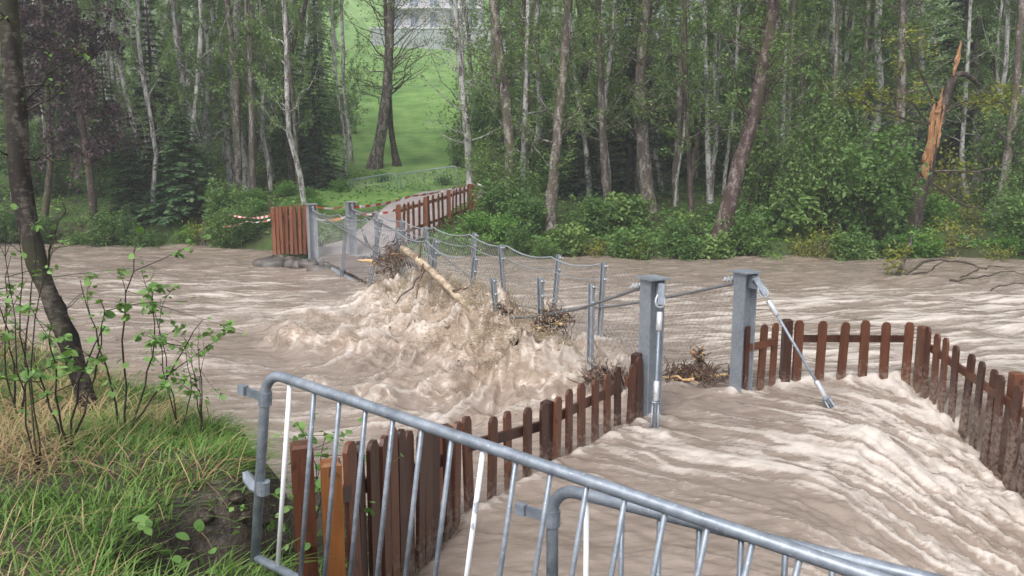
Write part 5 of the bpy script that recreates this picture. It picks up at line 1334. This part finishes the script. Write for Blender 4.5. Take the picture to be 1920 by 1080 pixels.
# ------------------------------------------------------------------ near bank: leaning tree, saplings, grass
def build_near_tree():
    W = [np.array([-3.02, 5.55, float(ground_near(-3.02, 5.55)) - 0.15]), at(148, 700, 5.55), at(112, 600, 5.6), at(72, 500, 5.65), at(40, 360, 5.75), at(28, 200, 5.85), at(14, 0, 6.0)]
    d = W[-1] - W[-2]; W.append(W[-1] + d * 1.2); W.append(W[-1] + d)
    P = catmull(np.array(W), 30); f = np.linspace(0, 1, 30); rad = 0.056 + 0.03 * np.sin(f * 5) * 0.3 + 0.03 * np.exp(-f * 20) + 0.012 * smooth01(0.3, 0.6, f)
    r = make_tree('leaning_tree', P, rad, 'bark_near', 'leaf_near', 'dark mossy trunk leaning left out of the near grassy bank', 'tree', None, 501,
                  dict(h0=0.5, h1=4.4, nl=16, llen=0.75, nt=5, nleaf=90, lsize=0.05, elev=0.3, bend=0.1, clump=0.02), k=14)
    return r
build_near_tree()
LEAF = None
def leaf_mesh():
    global LEAF
    if LEAF is None:
        n = 6; t = np.linspace(0, 1, n); w = 0.42 * np.sin(np.pi * np.clip(t * 0.95 + 0.05, 0, 1)) ** 0.8; V = []
        for i in range(n): V += [(t[i], -w[i], 0.12 * w[i] - 0.10 * t[i] ** 2), (t[i], 0, -0.10 * t[i] ** 2), (t[i], w[i], 0.12 * w[i] - 0.10 * t[i] ** 2)]
        Q = []
        for i in range(n - 1):
            for k in range(2): a = i * 3 + k; Q.append([a, a + 3, a + 4, a + 1])
        LEAF = [new_mesh('leaf', V, Q, smooth=True, attrs={'tint': np.full(len(V), q)}) for q in (0.15, 0.45, 0.7, 0.95)]
        for m in LEAF: m.materials.append(M['leaf_near'])
    return LEAF
def sapling(base, tips, seed, label, nleaf, ls, r=0.008, name='sapling'):
    rg = np.random.default_rng(seed); base = np.asarray(base, float); root = empty(name, tuple(base)); tag(root, label, 'sapling')
    paths = []
    for tp in tips:
        tp = np.asarray(tp, float) - base; mid = tp * 0.5 + rg.normal(0, 0.05, 3) + np.array([0, 0, 0.05])
        p = catmull(np.array([np.zeros(3), mid, tp]), 10); p[1:] += rg.normal(0, 0.008, (9, 3)); paths.append(p)
        V, Q, T = tubes(p[None], np.linspace(r, r * 0.3, 10)[None], 5, True); obj('stem', new_mesh('stem', V, Q, T, True), M['bark_near'], root)
        for k in range(3):
            i = rg.integers(4, 9); q = p[i] + rg.normal(0, 0.16, 3) * np.array([1, 1, 0.7]) + np.array([0, 0, 0.06]); tw = catmull(np.array([p[i], (p[i] + q) / 2 + rg.normal(0, 0.012, 3), q]), 6); 
            V, Q, T = tubes(tw[None], np.linspace(r * 0.4, r * 0.15, 6)[None], 4, True); obj('twig', new_mesh('twig', V, Q, T, True), M['bark_near'], root)
            paths.append(np.vstack([tw, tw[3:], tw[3:]])[:10] if len(tw) >= 6 else tw)
    LM = leaf_mesh()
    for i in range(nleaf):
        p = paths[int(rg.integers(0, len(paths)))]; k = int(rg.integers(min(3, len(p) - 1), len(p))); q = p[k] + rg.normal(0, 0.014, 3); s = ls * rg.uniform(0.55, 1.2)
        obj('leaf', LM[int(rg.integers(0, 4))], None, root, tuple(q), (rg.normal(0, 0.5), rg.normal(0.25, 0.45), rg.uniform(0, 6.28)), (s, s * rg.uniform(0.8, 1.1), s))
def gb(px, py, y): 
    p = at(px, py, y); p[2] = float(ground_near(p[0], p[1])) - 0.03; return p
sapling(gb(225, 690, 4.9), [at(258, 430, 4.95), at(150, 530, 4.7), at(285, 545, 4.9), at(380, 600, 4.9)], 511, 'tall leafy sapling in front of the dark leaning trunk', 230, 0.05)
sapling(gb(110, 700, 4.4), [at(95, 600, 4.3), at(190, 560, 4.4), at(200, 610, 4.4), at(60, 660, 4.3)], 512, 'low sapling with broad leaves at the foot of the leaning trunk', 150, 0.054)
sapling(gb(375, 730, 5.0), [at(370, 610, 5.0), at(385, 640, 5.05), at(352, 650, 5.0)], 513, 'slim upright sapling at the edge of the grassy bank', 120, 0.036, 0.005)
sapling(gb(330, 720, 5.1), [at(300, 560, 5.1), at(345, 620, 5.1), at(265, 500, 5.1)], 514, 'thin sapling between the tall leafy one and the bank edge', 120, 0.042, 0.005)
sapling(gb(20, 640, 5.2), [at(20, 480, 5.2), at(70, 400, 5.4), at(-10, 540, 5.2)], 515, 'sparse sapling left of the leaning trunk', 95, 0.044)
sapling(gb(40, 560, 4.0), [at(30, 380, 4.0), at(110, 440, 4.1), at(10, 430, 4.0)], 517, 'leafy shoot rising in front of the upper leaning trunk', 22, 0.05, 0.005)
sapling((*at(575, 880, 4.05)[:2], 0.2), [at(560, 790, 4.0), at(590, 785, 4.1), at(610, 815, 4.1), at(545, 830, 4.0), at(582, 770, 4.05)], 516, 'leafy green weed growing behind the amber fence post', 110, 0.05, 0.005, 'weed')
sapling((*at(300, 1010, 3.3)[:2], float(ground_near(*at(300, 1010, 3.3)[:2])) - 0.02), [at(290, 975, 3.3), at(330, 985, 3.3), at(270, 1000, 3.2), at(350, 1010, 3.3)], 518, 'broad-leaved weed hanging over the eroded edge', 22, 0.06, 0.004, 'weed')
sapling((*at(505, 960, 3.5)[:2], 0.42), [at(500, 930, 3.5), at(480, 960, 3.5), at(520, 940, 3.5), at(510, 1000, 3.4)], 519, 'green weed in the dark hollow behind the sloping barrier', 30, 0.045, 0.004, 'weed')

def build_grass():
    def blades(n, mask, lmin, lmax, wmin, wmax, droop, mat, name, label, tilt=0.35, seed=1, xr=(-7.5, -0.6), yr=(2.2, 9.6), away=0.0):
        rg = np.random.default_rng(seed); x = rg.uniform(*xr, n); y = rg.uniform(*yr, n); d = near_d(x, y)
        pw = np.clip(mask(x, y, d), 0, 1); k = rg.uniform(0, 1, n) < pw; x, y, d = x[k], y[k], d[k]; n = len(x)
        z = ground_near(x, y) - 0.02; L = rg.uniform(lmin, lmax, n) * (0.75 + 0.5 * (fbm(x * 1.3, y * 1.3, 2, 5) + 0.5)); az = rg.uniform(0, 6.283, n)
        out = np.exp(-np.abs(d - 0.05) / 0.18) * away
        D = np.stack([np.cos(az) * tilt + out * 0.8, np.sin(az) * tilt + out * 0.15, np.ones(n) - 0.35 * out], 1); D = nrm(D * rg.uniform(0.6, 1.4, (n, 3)))
        H = np.stack([np.cos(az) + out * 1.5, np.sin(az), np.zeros(n)], 1); S = nrm(np.cross(H, (0, 0, 1.0))); w = rg.uniform(wmin, wmax, n)
        t = np.array([0, 0.35, 0.7, 1.0]); ww = np.array([1, 0.9, 0.6, 0.0])
        C = np.stack([x, y, z], 1)[:, None] + D[:, None] * (L[:, None] * t[None])[:, :, None]
        C = C + H[:, None] * (L[:, None] * droop * t[None] ** 2)[:, :, None] * rg.uniform(0.3, 1.2, n)[:, None, None]; C[:, :, 2] -= (L[:, None] * droop * 0.7 * t[None] ** 2.4) * rg.uniform(0.3, 1.3, n)[:, None]
        V = np.stack([C - S[:, None] * (w[:, None] * ww[None])[:, :, None], C + S[:, None] * (w[:, None] * ww[None])[:, :, None]], 2)
        V = np.concatenate([V[:, :3].reshape(n, 6, 3), C[:, 3:4]], 1)
        b = (np.arange(n) * 7)[:, None]; Q = np.concatenate([b + np.array([[0, 1, 3, 2]]), b + np.array([[2, 3, 5, 4]])], 0); T = b + np.array([[4, 5, 6]])
        tint = np.clip(0.45 + 0.6 * fbm(x * 1.1, y * 1.1, 3, 9) + rg.normal(0, 0.2, n), 0, 1)
        o = obj(name, new_mesh(name, V.reshape(-1, 3), Q, T, attrs={'tint': np.repeat(tint, 7)}), M[mat]); tag(o, label, 'grass', kind='stuff')
    g = lambda x, y, d: smooth01(-0.10, 0.10, d) * (0.16 + 1.9 * np.maximum(fbm(x * 1.6, y * 1.6, 3, 4), -0.05) + 0.60 * np.exp(-((d - 0.35) / 0.4) ** 2)) * (x < -0.95) * smooth01(9, 5.5, y) * (0.25 + 0.75 * smooth01(-5.5, -3.5, x)) * (1 - smooth01(0.2, 0.6, np.exp(-(((x + 1.42) / 0.26) ** 2 + ((y - 3.35) / 0.42) ** 2))))
    blades(140000, g, 0.07, 0.20, 0.0022, 0.0052, 0.6, 'grass_blade', 'bank_grass', 'long fresh green grass tufts growing on the near bank', seed=21, away=0.9)
    dr = lambda x, y, d: smooth01(-0.05, 0.1, d) * (0.30 - 1.3 * fbm(x * 1.6, y * 1.6, 3, 4) + 0.5 * np.exp(-((x + 2.9) ** 2 + (y - 5.2) ** 2) / 0.5) + 0.10 * np.exp(-(((d - 0.02) / 0.1) ** 2))) * (x < -1.3) * (0.35 + 0.65 * smooth01(-2.0, -2.8, x))
    blades(44000, dr, 0.14, 0.42, 0.0018, 0.0036, 0.75, 'dry_stalk', 'dry_grass', 'bleached dry stalks and thatch lying among the green grass', 0.75, 22, away=0.6)
    lo = lambda x, y, d: ((d < -0.15) & (d > -0.9) & (x > -1.7) & (x < -0.55) & (y < 4.4)) * 0.35
    blades(9000, lo, 0.06, 0.2, 0.002, 0.005, 0.6, 'grass_blade', 'hollow_grass', 'short grass in the dark hollow beside the amber fence post', 0.6, 23, (-1.9, -0.4), (2.8, 4.6))
build_grass()
# clods and roots at the eroded lip
for i in range(14):
    rg2 = np.random.default_rng(700 + i); x, y = -1.35 + rg2.normal(0, 0.10), 3.3 + rg2.uniform(0, 0.9); s = rg2.uniform(0.018, 0.042)
    tag(rock((x, y, float(ground_near(x, y)) + 0.01), (s * 1.3, s, s * 0.8), 800 + i, 'dark clod of wet soil in the eroded bank edge', 'soil', 'soil_clod'), group='soil clods of the eroded edge'); 

# ------------------------------------------------------------------ rainy air
def build_haze():
    t = bpy.data.materials.new('haze'); t.use_nodes = True; nt = t.node_tree; nt.nodes.clear()
    v = nt.nodes.new('ShaderNodeVolumePrincipled'); v.inputs['Density'].default_value = 0.0020; v.inputs['Color'].default_value = (0.86, 0.90, 0.95, 1); v.inputs['Anisotropy'].default_value = 0.1
    o = nt.nodes.new('ShaderNodeOutputMaterial'); nt.links.new(v.outputs[0], o.inputs['Volume'])
    m = MB().box((0, 165, 39), (1000, 400, 84)); ob = m.build('haze', t); tag(ob, 'thin grey rain haze over the whole valley', 'haze', kind='stuff')
HAZE = True
if HAZE: build_haze()
